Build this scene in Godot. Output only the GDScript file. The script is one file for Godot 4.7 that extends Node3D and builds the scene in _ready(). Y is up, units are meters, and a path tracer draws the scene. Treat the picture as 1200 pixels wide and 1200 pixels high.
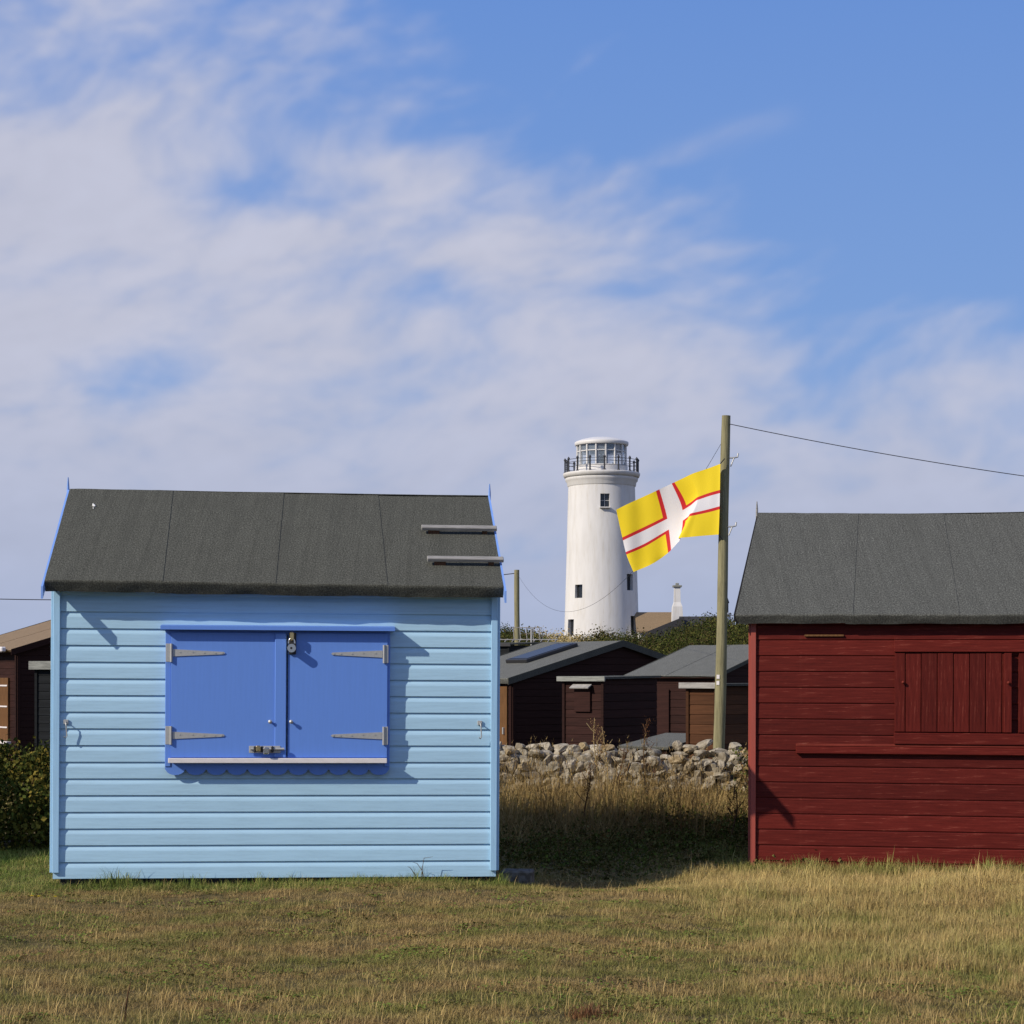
extends Node3D
# Two painted beach huts on a dry lawn, a flag on a wooden pole, an old lighthouse on the rise behind.
# Camera stands at x 0, z 0; depth runs along -z; metres.

var taken := {}
var cache := {}
var rng := RandomNumberGenerator.new()
var n_soft := FastNoiseLite.new()
var n_fine := FastNoiseLite.new()
var M := {}
const EYE := 1.53
const SUN := Vector3(2.13, -1.62, -1.35)

# ------------------------------------------------------------------ naming
func numbered(called: String) -> String:
	if not taken.has(called):
		taken[called] = 0
		return called
	taken[called] += 1
	return "%s_%03d" % [called, taken[called]]

func tag(o, label: String, category := "", group := "", kind := ""):
	if label: o.set_meta("label", label)
	if category: o.set_meta("category", category)
	if group: o.set_meta("group", group)
	if kind: o.set_meta("kind", kind)
	return o

func thing(called: String, label: String, category: String, at := Vector3.ZERO, yaw := 0.0, group := "") -> Node3D:
	var o := Node3D.new()
	o.name = numbered(called)
	add_child(o)
	o.position = at
	o.rotation_degrees.y = yaw
	return tag(o, label, category, group)

func part(called: String, mesh: Mesh, m: Material, parent: Node = null, xf := Transform3D()) -> MeshInstance3D:
	var o := MeshInstance3D.new()
	o.mesh = mesh
	o.material_override = m
	o.transform = xf
	if parent == null:
		o.name = numbered(called)
		add_child(o)
	else:
		o.name = called
		parent.add_child(o, true)
	return o

func at(x: float, y: float, z: float) -> Transform3D:
	return Transform3D(Basis(), Vector3(x, y, z))

# ------------------------------------------------------------------ mesh tools
func st_new() -> SurfaceTool:
	var st := SurfaceTool.new()
	st.begin(Mesh.PRIMITIVE_TRIANGLES)
	return st

func vert(st: SurfaceTool, p: Vector3, n: Vector3, uv := Vector2.ZERO) -> void:
	st.set_normal(n)
	st.set_uv(uv)
	st.add_vertex(p)

func tri(st: SurfaceTool, a: Vector3, b: Vector3, c: Vector3) -> void:   # counter-clockwise from the front
	var n := (b - a).cross(c - a)
	if n.length_squared() < 1e-16: return
	n = n.normalized()
	vert(st, a, n); vert(st, c, n); vert(st, b, n)

func quad(st: SurfaceTool, a: Vector3, b: Vector3, c: Vector3, d: Vector3) -> void:
	tri(st, a, b, c); tri(st, a, c, d)

func box(st: SurfaceTool, lo: Vector3, hi: Vector3, c := 0.0, xf := Transform3D()) -> void:
	# a box with chamfered edges
	var ctr := (lo + hi) / 2.0
	var h := (hi - lo) / 2.0
	c = minf(c, minf(h.x, minf(h.y, h.z)) * 0.9)
	var f := func(sx, sy, sz, k):   # corner point, on the face across axis k
		var p := Vector3(sx * (h.x - (0.0 if k == 0 else c)), sy * (h.y - (0.0 if k == 1 else c)), sz * (h.z - (0.0 if k == 2 else c)))
		return xf * (ctr + p)
	for s in [-1.0, 1.0]:
		var o := func(a, b, cc, d):
			if s > 0: quad(st, a, b, cc, d)
			else: quad(st, d, cc, b, a)
		o.call(f.call(s, -1, -1, 0), f.call(s, 1, -1, 0), f.call(s, 1, 1, 0), f.call(s, -1, 1, 0))
		o.call(f.call(-1, s, -1, 1), f.call(-1, s, 1, 1), f.call(1, s, 1, 1), f.call(1, s, -1, 1))
		o.call(f.call(-1, -1, s, 2), f.call(1, -1, s, 2), f.call(1, 1, s, 2), f.call(-1, 1, s, 2))
	if c <= 0.0: return
	for s in [-1.0, 1.0]:
		for t in [-1.0, 1.0]:
			var fl: bool = s * t < 0
			var o := func(a, b, cc, d):
				if fl: quad(st, d, cc, b, a)
				else: quad(st, a, b, cc, d)
			o.call(f.call(s, t, 1, 0), f.call(s, t, -1, 0), f.call(s, t, -1, 1), f.call(s, t, 1, 1))
			o.call(f.call(1, s, t, 1), f.call(-1, s, t, 1), f.call(-1, s, t, 2), f.call(1, s, t, 2))
			o.call(f.call(s, 1, t, 2), f.call(s, -1, t, 2), f.call(s, -1, t, 0), f.call(s, 1, t, 0))
			for r in [-1.0, 1.0]:
				var a = f.call(r, s, t, 0); var b = f.call(r, s, t, 1); var d = f.call(r, s, t, 2)
				if r * s * t > 0: tri(st, a, b, d)
				else: tri(st, a, d, b)

func boxm(sx: float, sy: float, sz: float, c := 0.003) -> Mesh:   # centred, cached
	var key := "b%.4f_%.4f_%.4f_%.4f" % [sx, sy, sz, c]
	if not cache.has(key):
		var st := st_new()
		box(st, -Vector3(sx, sy, sz) / 2, Vector3(sx, sy, sz) / 2, c)
		cache[key] = st.commit()
	return cache[key]

func extrude(st: SurfaceTool, pts: Array, dir: Vector3) -> void:   # convex outline
	var n := Vector3.ZERO
	for i in pts.size():
		n += (pts[i] as Vector3).cross(pts[(i + 1) % pts.size()])
	var p := pts.duplicate()
	if n.dot(dir) > 0: p.reverse()   # p now faces away from dir
	for i in range(1, p.size() - 1):
		tri(st, p[0], p[i], p[i + 1])
		tri(st, p[0] + dir, p[i + 1] + dir, p[i] + dir)
	for i in p.size():
		var a: Vector3 = p[i]
		var b: Vector3 = p[(i + 1) % p.size()]
		quad(st, b, a, a + dir, b + dir)

func tube(st: SurfaceTool, path: Array, radii, sides := 8, closed := true) -> void:
	var rings := []
	var side := Vector3.ZERO
	for i in path.size():
		var t: Vector3 = (path[mini(i + 1, path.size() - 1)] - path[maxi(i - 1, 0)]).normalized()
		if side == Vector3.ZERO:
			side = t.cross(Vector3.UP if absf(t.y) < 0.9 else Vector3.RIGHT).normalized()
		side = (side - t * side.dot(t)).normalized()
		var up := t.cross(side)
		var r: float = radii[i] if radii is Array else radii
		var ring := []
		for k in sides:
			var a := TAU * k / sides
			var n := side * cos(a) + up * sin(a)
			ring.append([path[i] + n * r, n])
		rings.append(ring)
	for i in rings.size() - 1:
		for k in sides:
			var a = rings[i][k]; var b = rings[i][(k + 1) % sides]; var c = rings[i + 1][(k + 1) % sides]; var d = rings[i + 1][k]
			for v in [a, c, b, a, d, c]: vert(st, v[0], v[1])
	if closed:
		for e in [0, rings.size() - 1]:
			for k in range(1, sides - 1):
				var a = rings[e][0][0]; var b = rings[e][k][0]; var c = rings[e][k + 1][0]
				if e == 0: tri(st, a, c, b)
				else: tri(st, a, b, c)

func tubem(path: Array, radii, sides := 8) -> Mesh:
	var st := st_new()
	tube(st, path, radii, sides)
	return st.commit()

func lathe(st: SurfaceTool, prof: Array, sides := 32, centre := Vector3.ZERO) -> void:   # prof: Vector2(r, y), bottom to top outside
	var nr := []
	for i in prof.size():
		var a: Vector2 = prof[maxi(i - 1, 0)]; var b: Vector2 = prof[mini(i + 1, prof.size() - 1)]
		nr.append(Vector2(b.y - a.y, a.x - b.x).normalized())
	for i in prof.size() - 1:
		var fl: Vector2 = Vector2(prof[i + 1].y - prof[i].y, prof[i].x - prof[i + 1].x).normalized()
		var n0: Vector2 = nr[i] if nr[i].dot(fl) > 0.85 else fl
		var n1: Vector2 = nr[i + 1] if nr[i + 1].dot(fl) > 0.85 else fl
		for k in sides:
			var a0 := TAU * k / sides; var a1 := TAU * (k + 1) / sides
			var d0 := Vector3(cos(a0), 0, sin(a0)); var d1 := Vector3(cos(a1), 0, sin(a1))
			var P := [[d0, 0], [d0, 1], [d1, 1], [d0, 0], [d1, 1], [d1, 0]]
			for q in [0, 2, 1, 3, 5, 4]:
				var dd: Vector3 = P[q][0]
				var pp: Vector2 = prof[i + P[q][1]]
				var nn: Vector2 = n1 if P[q][1] == 1 else n0
				vert(st, centre + dd * pp.x + Vector3.UP * pp.y, (dd * nn.x + Vector3.UP * nn.y).normalized())

func grid(st: SurfaceTool, P: Array, thick := 0.0, uvs := false) -> void:
	# smooth sheet from rows of points; front is where (row step) x (column step) points
	var R := P.size(); var C: int = P[0].size()
	var N := []
	for i in R:
		var row := []
		for j in C:
			var du: Vector3 = P[mini(i + 1, R - 1)][j] - P[maxi(i - 1, 0)][j]
			var dv: Vector3 = P[i][mini(j + 1, C - 1)] - P[i][maxi(j - 1, 0)]
			row.append(du.cross(dv).normalized())
		N.append(row)
	for i in R - 1:
		for j in C - 1:
			var q := [[i, j], [i, j + 1], [i + 1, j + 1], [i, j], [i + 1, j + 1], [i + 1, j]]
			for c in q:
				vert(st, P[c[0]][c[1]], N[c[0]][c[1]], Vector2(float(c[1]) / (C - 1), float(c[0]) / (R - 1)) if uvs else Vector2.ZERO)
			if thick > 0:
				for k in [0, 2, 1, 3, 5, 4]:
					var c = q[k]
					vert(st, P[c[0]][c[1]] - N[c[0]][c[1]] * thick, -N[c[0]][c[1]])
	if thick > 0:
		for j in C - 1:
			for i in [0, R - 1]:
				var a: Vector3 = P[i][j]; var b: Vector3 = P[i][j + 1]
				var a2: Vector3 = a - N[i][j] * thick; var b2: Vector3 = b - N[i][j + 1] * thick
				if i == 0: quad(st, b, a, a2, b2)
				else: quad(st, a, b, b2, a2)
		for i in R - 1:
			for j in [0, C - 1]:
				var a: Vector3 = P[i][j]; var b: Vector3 = P[i + 1][j]
				var a2: Vector3 = a - N[i][j] * thick; var b2: Vector3 = b - N[i + 1][j] * thick
				if j == 0: quad(st, a, b, b2, a2)
				else: quad(st, b, a, a2, b2)

# ------------------------------------------------------------------ materials
func lin(r: float, g: float, b: float) -> Color:
	return Color(r, g, b).linear_to_srgb()

func noise_image(size: int, layers: Array) -> Image:   # layers: [frequency, weight, seed, octaves] -> grey 0..1
	var acc := PackedFloat32Array()
	acc.resize(size * size)
	var total := 0.0
	for l in layers:
		var n := FastNoiseLite.new()
		n.noise_type = FastNoiseLite.TYPE_SIMPLEX_SMOOTH
		n.frequency = l[0]
		n.seed = l[2]
		n.fractal_octaves = l[3]
		var d := n.get_seamless_image(size, size, false, false, 0.12).get_data()
		total += l[1]
		for i in acc.size(): acc[i] += d[i] * l[1]
	var bytes := PackedByteArray()
	bytes.resize(size * size)
	for i in acc.size(): bytes[i] = clampi(int(acc[i] / total), 0, 255)
	return Image.create_from_data(size, size, false, Image.FORMAT_L8, bytes)

func ramp_tex(im: Image, stops: Array) -> ImageTexture:   # stops: [grey 0..1, linear Color]
	var lut := PackedByteArray()
	for v in 256:
		var g := v / 255.0
		var k := 0
		while k < stops.size() - 2 and g > stops[k + 1][0]: k += 1
		var t := clampf((g - stops[k][0]) / maxf(1e-4, stops[k + 1][0] - stops[k][0]), 0, 1)
		var c: Color = (stops[k][1] as Color).lerp(stops[k + 1][1], t).linear_to_srgb()
		lut.append_array([clampi(int(c.r * 255), 0, 255), clampi(int(c.g * 255), 0, 255), clampi(int(c.b * 255), 0, 255)])
	var src := im.get_data()
	var out := PackedByteArray()
	out.resize(src.size() * 3)
	for i in src.size():
		var v := src[i] * 3
		out[i * 3] = lut[v]; out[i * 3 + 1] = lut[v + 1]; out[i * 3 + 2] = lut[v + 2]
	return ImageTexture.create_from_image(Image.create_from_data(im.get_width(), im.get_height(), false, Image.FORMAT_RGB8, out))

func mat(c: Color, rough := 0.8, tex: Texture2D = null, scale := Vector3.ONE, bump: Texture2D = null, bump_cm := 0.1, world := true) -> StandardMaterial3D:
	var m := StandardMaterial3D.new()
	m.albedo_color = c
	m.roughness = rough
	if rough > 0.55: m.metallic_specular = 0.25
	if tex: m.albedo_texture = tex
	if tex or bump:
		m.uv1_triplanar = true
		m.uv1_world_triplanar = world
		m.uv1_scale = scale
	if bump:
		m.heightmap_enabled = true
		m.heightmap_texture = bump
		m.heightmap_scale = bump_cm
	return m

func weather(m: StandardMaterial3D, t: Texture2D, scale: Vector3) -> void:   # rain streaks and stains over the base colour
	m.detail_enabled = true
	m.detail_blend_mode = BaseMaterial3D.BLEND_MODE_MUL
	m.detail_albedo = t
	m.detail_uv_layer = BaseMaterial3D.DETAIL_UV_2
	m.uv2_triplanar = true
	m.uv2_world_triplanar = true
	m.uv2_scale = scale

func tinted() -> StandardMaterial3D:
	var m := StandardMaterial3D.new()
	m.vertex_color_use_as_albedo = true
	m.roughness = 0.75
	m.metallic_specular = 0.25
	m.backlight_enabled = true
	m.backlight = Color(0.25, 0.25, 0.25)
	return m

func make_materials() -> void:
	var g := func(v): return Color(v, v, v)
	var im_grain := noise_image(512, [[0.008, 1.0, 3, 3], [0.05, 0.6, 4, 3]])
	var im_speck := noise_image(512, [[0.22, 1.0, 11, 2], [0.010, 0.45, 12, 3]])
	var im_felt := noise_image(512, [[0.17, 1.0, 13, 2], [0.012, 0.08, 12, 3]])
	var im_soft := noise_image(256, [[0.012, 1.0, 21, 4]])
	var t_grain := ImageTexture.create_from_image(im_grain)
	var t_speck := ImageTexture.create_from_image(im_speck)
	var t_paint := ramp_tex(im_grain, [[0.25, g.call(0.87)], [0.5, g.call(0.96)], [0.75, g.call(1.0)]])
	var t_wood := ramp_tex(im_grain, [[0.25, g.call(0.45)], [0.5, g.call(0.8)], [0.75, g.call(1.0)]])
	var t_felt := ramp_tex(im_felt, [[0.25, g.call(0.22)], [0.42, g.call(0.40)], [0.54, g.call(0.50)], [0.66, g.call(0.64)], [0.80, g.call(1.0)]])
	var t_worn := ramp_tex(im_grain, [[0.22, Color(0.30, 0.12, 0.12)], [0.42, Color(0.46, 0.20, 0.20)], [0.63, Color(0.54, 0.25, 0.25)], [0.71, Color(0.62, 0.33, 0.33)], [0.78, Color(1.0, 1.0, 1.0)]])
	var t_stone := ramp_tex(im_soft, [[0.25, Color(0.5, 0.47, 0.42)], [0.5, Color(0.85, 0.83, 0.78)], [0.75, Color(1, 1, 1)]])
	M.grain = t_grain
	var wood := Vector3(0.5, 9.0, 0.5)
	# blue hut
	M.blue = []
	for k in 3:
		var v: float = [1.0, 0.97, 1.02][k]
		M.blue.append(mat(lin(0.39 * v, 0.61 * v, 0.77 * v), 0.5, t_paint, wood, t_grain, 0.03))
	M.blue_trim = mat(lin(0.34, 0.57, 0.78), 0.45, t_paint, Vector3(9, 0.5, 9))
	M.shutter_blue = mat(lin(0.110, 0.240, 0.65), 0.5, ramp_tex(im_grain, [[0.25, g.call(0.95)], [0.5, g.call(0.98)], [0.75, g.call(1.0)]]), Vector3(9.0, 0.5, 9.0))
	M.barge_blue = mat(lin(0.20, 0.36, 0.78), 0.45, t_paint, Vector3(2, 2, 2))
	M.white_edge = mat(lin(0.72, 0.68, 0.66), 0.45, t_paint, Vector3(2, 9, 2))
	M.felt = mat(lin(0.165, 0.168, 0.140), 0.95, t_felt, Vector3(0.85, 0.85, 0.85), t_speck, 0.02)
	M.felt_red = mat(lin(0.185, 0.19, 0.17), 0.95, t_felt, Vector3(0.75, 0.75, 0.75), t_speck, 0.02)
	M.felt_far = mat(lin(0.25, 0.255, 0.23), 0.95, t_felt, Vector3(0.7, 0.7, 0.7))
	var t_streak := ramp_tex(im_grain, [[0.25, g.call(0.80)], [0.5, g.call(0.95)], [0.7, g.call(1.0)]])
	for m in [M.felt, M.felt_red]: weather(m, t_streak, Vector3(2.6, 0.16, 0.16))
	# red hut
	M.red = []
	for k in 4:
		var v: float = [1.0, 0.80, 1.18, 0.92][k]
		var m := mat(lin(0.188 * v, 0.047 * v, 0.032 * v), 0.6, t_worn, Vector3(0.6, 11.0, 0.6), t_grain, 0.06)
		m.uv1_offset = Vector3(0.17 * k, 0.31 * k, 0.0)
		M.red.append(m)
	M.red_up = []
	for k in 3:
		var v: float = [1.0, 0.85, 1.1][k]
		M.red_up.append(mat(lin(0.172 * v, 0.043 * v, 0.029 * v), 0.6, t_worn, Vector3(11.0, 0.6, 11.0), t_grain, 0.06))
	M.red_trim_sunlit = mat(lin(0.30, 0.055, 0.036), 0.55, t_paint, Vector3(9, 0.5, 9))  # brighter than the boards: sunlight on the corner strip is put into this colour
	M.red_edge = mat(lin(0.34, 0.13, 0.085), 0.65, t_worn, Vector3(0.6, 11.0, 0.6))
	# other woods
	M.galv = mat(lin(0.46, 0.46, 0.44), 0.45, t_paint, Vector3(8, 8, 8)); M.galv.metallic = 0.4
	M.dark_metal = mat(lin(0.03, 0.03, 0.032), 0.5); M.dark_metal.metallic = 0.3
	M.steel = mat(lin(0.65, 0.63, 0.58), 0.22); M.steel.metallic = 1.0
	M.brass = mat(lin(0.66, 0.50, 0.24), 0.3); M.brass.metallic = 1.0
	M.rust = mat(lin(0.14, 0.075, 0.05), 0.9, t_stone, Vector3(20, 20, 20))
	M.grey_wood = mat(lin(0.34, 0.33, 0.31), 0.9, t_wood, Vector3(0.8, 14, 14), t_grain, 0.1)
	M.pole = mat(lin(0.30, 0.275, 0.155), 0.9, t_wood, Vector3(8, 0.35, 8), t_grain, 0.3)
	M.brown = []
	for k in 3:
		var v: float = [1.0, 0.82, 1.15][k]
		M.brown.append(mat(lin(0.036 * v, 0.0145 * v, 0.0115 * v), 0.75, t_wood, wood))
	M.orange_brown = []
	for k in 3:
		var v: float = [1.0, 0.75, 1.2][k]
		M.orange_brown.append(mat(lin(0.085 * v, 0.036 * v, 0.016 * v), 0.75, t_wood, wood))
	M.slate_wood = [mat(lin(0.016, 0.0185, 0.021), 0.8, t_wood, wood), mat(lin(0.013, 0.015, 0.017), 0.8, t_wood, wood)]
	M.tarred = mat(lin(0.016, 0.015, 0.015), 0.85, t_wood, wood)
	M.ochre = mat(lin(0.17, 0.085, 0.035), 0.7, t_wood, Vector3(9, 0.5, 9))
	M.pale_trim = mat(lin(0.40, 0.385, 0.36), 0.8, t_wood, Vector3(0.8, 6, 0.8))
	M.grey_trim = mat(lin(0.30, 0.31, 0.28), 0.85, t_wood, Vector3(0.8, 6, 0.8))
	M.tan_roof = mat(lin(0.46, 0.33, 0.20), 0.9, t_felt, Vector3(1.2, 1.2, 1.2))
	M.dark_roof = mat(lin(0.085, 0.085, 0.095), 0.8, t_felt, Vector3(0.7, 0.7, 0.7))
	M.dark_glass = mat(lin(0.03, 0.035, 0.045), 0.3)
	M.dark_glass.metallic_specular = 0.3
	# lighthouse
	M.white_wall = mat(lin(0.67, 0.66, 0.645), 0.7, ramp_tex(im_soft, [[0.2, g.call(0.93)], [0.5, g.call(0.98)], [0.8, g.call(1.0)]]), Vector3(0.35, 0.08, 0.35))
	weather(M.white_wall, ramp_tex(im_grain, [[0.22, Color(0.86, 0.83, 0.78)], [0.42, Color(0.97, 0.965, 0.95)], [0.6, g.call(1.0)]]), Vector3(0.30, 0.025, 0.30))
	M.white_paint = mat(lin(0.62, 0.61, 0.59), 0.55)
	M.iron = mat(lin(0.022, 0.024, 0.03), 0.5)
	M.window_dark = mat(lin(0.02, 0.022, 0.026), 0.1)
	M.pane = StandardMaterial3D.new()
	M.pane.albedo_color = Color(0.75, 0.82, 0.88, 0.12)
	M.pane.transparency = BaseMaterial3D.TRANSPARENCY_ALPHA
	M.pane.roughness = 0.04
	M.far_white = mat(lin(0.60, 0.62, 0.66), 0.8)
	# ground things
	M.stones = []
	for k in 5:
		var c: Color = [Color(0.43, 0.39, 0.31), Color(0.37, 0.33, 0.26), Color(0.50, 0.455, 0.37), Color(0.40, 0.32, 0.20), Color(0.31, 0.29, 0.24)][k]
		M.stones.append(mat(lin(c.r, c.g, c.b), 0.9, t_stone, Vector3(3.2, 3.2, 3.2), t_speck, 0.5))
	M.concrete = mat(lin(0.17, 0.165, 0.15), 0.9, t_stone, Vector3(4, 4, 4), t_speck, 0.2)
	var im_g := noise_image(512, [[0.01, 0.7, 41, 3], [0.12, 1.0, 42, 3]])
	M.soil = mat(Color.WHITE, 1.0, ramp_tex(im_g, [[0.25, Color(0.035, 0.03, 0.012)], [0.45, Color(0.075, 0.062, 0.022)], [0.6, Color(0.13, 0.095, 0.04)], [0.78, Color(0.21, 0.155, 0.07)]]), Vector3(0.9, 0.9, 0.9), ImageTexture.create_from_image(im_g), 1.5)
	M.blade = tinted()
	M.leaf = tinted()
	M.leaf.roughness = 0.7
	M.leaf.metallic_specular = 0.12
	M.wire = mat(lin(0.03, 0.03, 0.035), 0.6)
	M.stem = mat(lin(0.10, 0.055, 0.028), 0.9)
	M.pale_stem = mat(lin(0.34, 0.26, 0.13), 0.9)
	M.petal = mat(lin(0.75, 0.55, 0.01), 0.7)
	M.dropping = mat(lin(0.75, 0.75, 0.72), 0.9)

# ------------------------------------------------------------------ sky
func sky_color(az: float, el: float) -> Vector3:   # degrees, az 0 ahead and positive to the right
	# thin cirrus on clear air; streaks rise towards the right
	var wx := n_soft.get_noise_3d(az * 0.9, el * 2.0, 7.0) * 2.0
	var wy := n_soft.get_noise_3d(az * 0.9, el * 2.0, 37.0) * 1.4
	var u := az + wx
	var v := el + wy
	# along the streaks and across them
	var a := 0.27
	var s := u * cos(a) + v * sin(a)
	var c := -u * sin(a) + v * cos(a)
	var big := n_soft.get_noise_3d(s * 0.75, c * 2.6, 91.0)
	var mid := n_soft.get_noise_3d(s * 2.2, c * 6.0, 151.0)
	var fin := n_fine.get_noise_3d(s * 4.5, c * 12.0, 11.0)
	var ff := n_fine.get_noise_3d(s * 15.0, c * 30.0, 71.0)
	# where the bank lies: all round the sky it thins and thickens; ahead it covers the left and the low sky
	var bank_noise := n_soft.get_noise_3d(cos(deg_to_rad(az)) * 22.0, sin(deg_to_rad(az)) * 22.0, el * 0.5)
	var edge := 19.0 if az < -2.0 else 19.0 - 0.66 * (az + 2.0)      # height of the upper edge of the bank
	edge = maxf(edge, 6.0)
	var ahead := exp(-pow(az / 48.0, 4))
	var lie: float = clampf((edge - el) * 0.115, -0.62, 0.72)
	var cover := lerpf(bank_noise * 1.4 + 0.08, lie, ahead)
	var hole := -0.30 * exp(-pow((az + 2.2) / 1.6, 2) - pow((el - 11.3) / 0.8, 2)) - 0.40 * exp(-pow((az + 11.0) / 3.4, 2) - pow((el - 8.8) / 0.9, 2)) - 0.35 * exp(-pow((az + 1.8) / 2.0, 2) - pow((el - 15.9) / 0.6, 2)) - 0.3 * exp(-pow((az + 7.0) / 3.0, 2) - pow((el - 14.1) / 0.7, 2))
	var d := cover + hole * ahead + big * 0.66 + mid * 0.34 + fin * 0.30 + ff * 0.15
	var k := smoothstep(-0.24, 0.72, d)
	# lone wisps ahead of the bank
	var w1 := exp(-pow((c - (13.0)) / 0.35, 2)) * smoothstep(4.0, 7.5, s) * smoothstep(12.5, 10.5, s)
	k = clampf(k + 0.55 * w1 * (0.55 + fin * 0.9) * ahead, 0.0, 1.0)
	k *= 0.93
	var h := clampf(el / 22.0, 0.0, 1.0)
	var blue := Vector3(0.285, 0.445, 0.72).lerp(Vector3(0.128, 0.268, 0.65), pow(h, 0.85))
	if el > 22.0: blue = blue.lerp(Vector3(0.075, 0.165, 0.47), clampf((el - 22.0) / 60.0, 0, 1))
	var white := Vector3(0.43, 0.475, 0.635).lerp(Vector3(0.55, 0.56, 0.67), smoothstep(1.0, 11.0, el))
	white *= 1.0 + fin * 0.06 + ff * 0.03
	var col := blue.lerp(white, k)
	var low := smoothstep(4.0, 0.0, el) * 0.5
	return col.lerp(Vector3(0.37, 0.45, 0.645), low)

func make_sky() -> PanoramaSkyMaterial:
	n_soft.seed = 5; n_soft.frequency = 0.045; n_soft.fractal_octaves = 4
	n_fine.seed = 9; n_fine.frequency = 0.045; n_fine.fractal_octaves = 4; n_fine.fractal_gain = 0.55
	var W := 1024; var H := 256          # the whole dome, coarse
	var a := PackedFloat32Array()
	a.resize(W * H * 3)
	for j in H:
		var el := 90.0 - (j + 0.5) * 90.0 / H
		for i in W:
			var col := sky_color(fposmod((i + 0.5) * 360.0 / W + 180.0, 360.0) - 180.0, el)
			var q := (j * W + i) * 3
			a[q] = col.x; a[q + 1] = col.y; a[q + 2] = col.z
	var top := Image.create_from_data(W, H, false, Image.FORMAT_RGBF, a.to_byte_array())
	top.resize(4096, 1024, Image.INTERPOLATE_CUBIC)
	# the same sky again where it fills the picture, at full resolution
	var i0 := -360; var n := 720
	var j0 := 1024 - 420
	var b := PackedFloat32Array()
	b.resize(n * 420 * 3)
	for j in 420:
		var el := 90.0 - (j + j0 + 0.5) * 90.0 / 1024
		for i in n:
			var col := sky_color((i + i0 + 0.5) * 360.0 / 4096, el)
			var q := (j * n + i) * 3
			b[q] = col.x; b[q + 1] = col.y; b[q + 2] = col.z
	var near := Image.create_from_data(n, 420, false, Image.FORMAT_RGBF, b.to_byte_array())
	top.blit_rect(near, Rect2i(0, 0, 360, 420), Vector2i(4096 - 360, j0))      # straight ahead is the picture's edge
	top.blit_rect(near, Rect2i(360, 0, 360, 420), Vector2i(0, j0))
	var full := Image.create(4096, 2048, false, Image.FORMAT_RGBF)
	full.fill(Color(0.13, 0.12, 0.09))
	full.blit_rect(top, Rect2i(0, 0, 4096, 1024), Vector2i.ZERO)
	var m := PanoramaSkyMaterial.new()
	m.panorama = ImageTexture.create_from_image(full)
	return m

# ------------------------------------------------------------------ terrain
func ground_y(x: float, z: float) -> float:
	var d := -z
	var y := 0.0
	y += 0.018 * sin(x * 1.3 + d * 0.7) + 0.012 * sin(x * 2.9 - d * 1.1)
	y -= 0.09 * exp(-pow((x - 0.75) / 0.75, 2)) * smoothstep(13.4, 14.4, d) * smoothstep(19.0, 16.0, d)      # hollow between the huts
	y -= 0.055 * smoothstep(1.2, 2.0, x) * smoothstep(13.4, 14.6, d) * smoothstep(19.0, 17.0, d)
	y -= 0.36 * smoothstep(20.2, 23.5, d)                     # the ground drops behind the wall
	y += 1.75 * smoothstep(44.0, 66.0, d)                     # and climbs towards the lighthouse
	y += 3.0 * smoothstep(66.0, 180.0, d)
	y -= 12.0 * smoothstep(260.0, 900.0, d)                   # far side falls to the sea
	return y

func make_ground() -> void:
	var st := st_new()
	var zs := []
	var d := -6.0
	while d < 3000.0:
		zs.append(d)
		d += maxf(0.22, absf(d - 14.0) * 0.05) if d > 7.0 else 1.0
	var xs := []
	for i in 81:
		var t := (i - 40) / 40.0
		xs.append(sign(t) * (6.0 * absf(t) + 3000.0 * pow(absf(t), 7.0)))
	var P := []
	for dd in zs:
		var row := []
		for x in xs: row.append(Vector3(x, ground_y(x, -dd), -dd))
		P.append(row)
	# rows run away from the camera, columns to the right
	P.reverse()
	grid(st, P)
	tag(part("ground", st.commit(), M.soil), "dry grassy ground rising behind the huts", "ground", "", "structure")

# ------------------------------------------------------------------ hut parts
# profile of a shiplap board, (y as a share of the height, z); the scooped top tucks under the board above
const SHIPLAP := [[0.0, -0.020], [0.0, -0.001], [0.02, 0.001], [0.66, 0.0], [0.74, -0.002], [0.82, -0.0055], [0.90, -0.0095], [1.0, -0.012], [1.0, -0.020]]
const FLATLAP := [[0.0, -0.022], [0.0, 0.0], [0.03, 0.002], [0.88, -0.002], [0.93, -0.006], [1.0, -0.009], [1.0, -0.022]]

func board(xa0: float, xb0: float, xa1: float, xb1: float, h: float, prof: Array) -> Mesh:   # ends at the bottom, ends at the top
	var key := "p%.4f_%.4f_%.4f_%.4f_%.4f_%d" % [xa0, xb0, xa1, xb1, h, prof.size()]
	if cache.has(key): return cache[key]
	var st := st_new()
	var L := []; var R := []
	for p in prof:
		L.append(Vector3(lerpf(xa0, xa1, p[0]), p[0] * h, p[1]))
		R.append(Vector3(lerpf(xb0, xb1, p[0]), p[0] * h, p[1]))
	var n := prof.size()
	for i in n:
		var j := (i + 1) % n
		quad(st, L[i], R[i], R[j], L[j])
	for i in range(1, n - 1):
		tri(st, L[0], L[i], L[i + 1])
		tri(st, R[0], R[i + 1], R[i])
	cache[key] = st.commit()
	return cache[key]

func pick(m, k: int) -> Material:
	return m[k % m.size()] if m is Array else m

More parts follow.
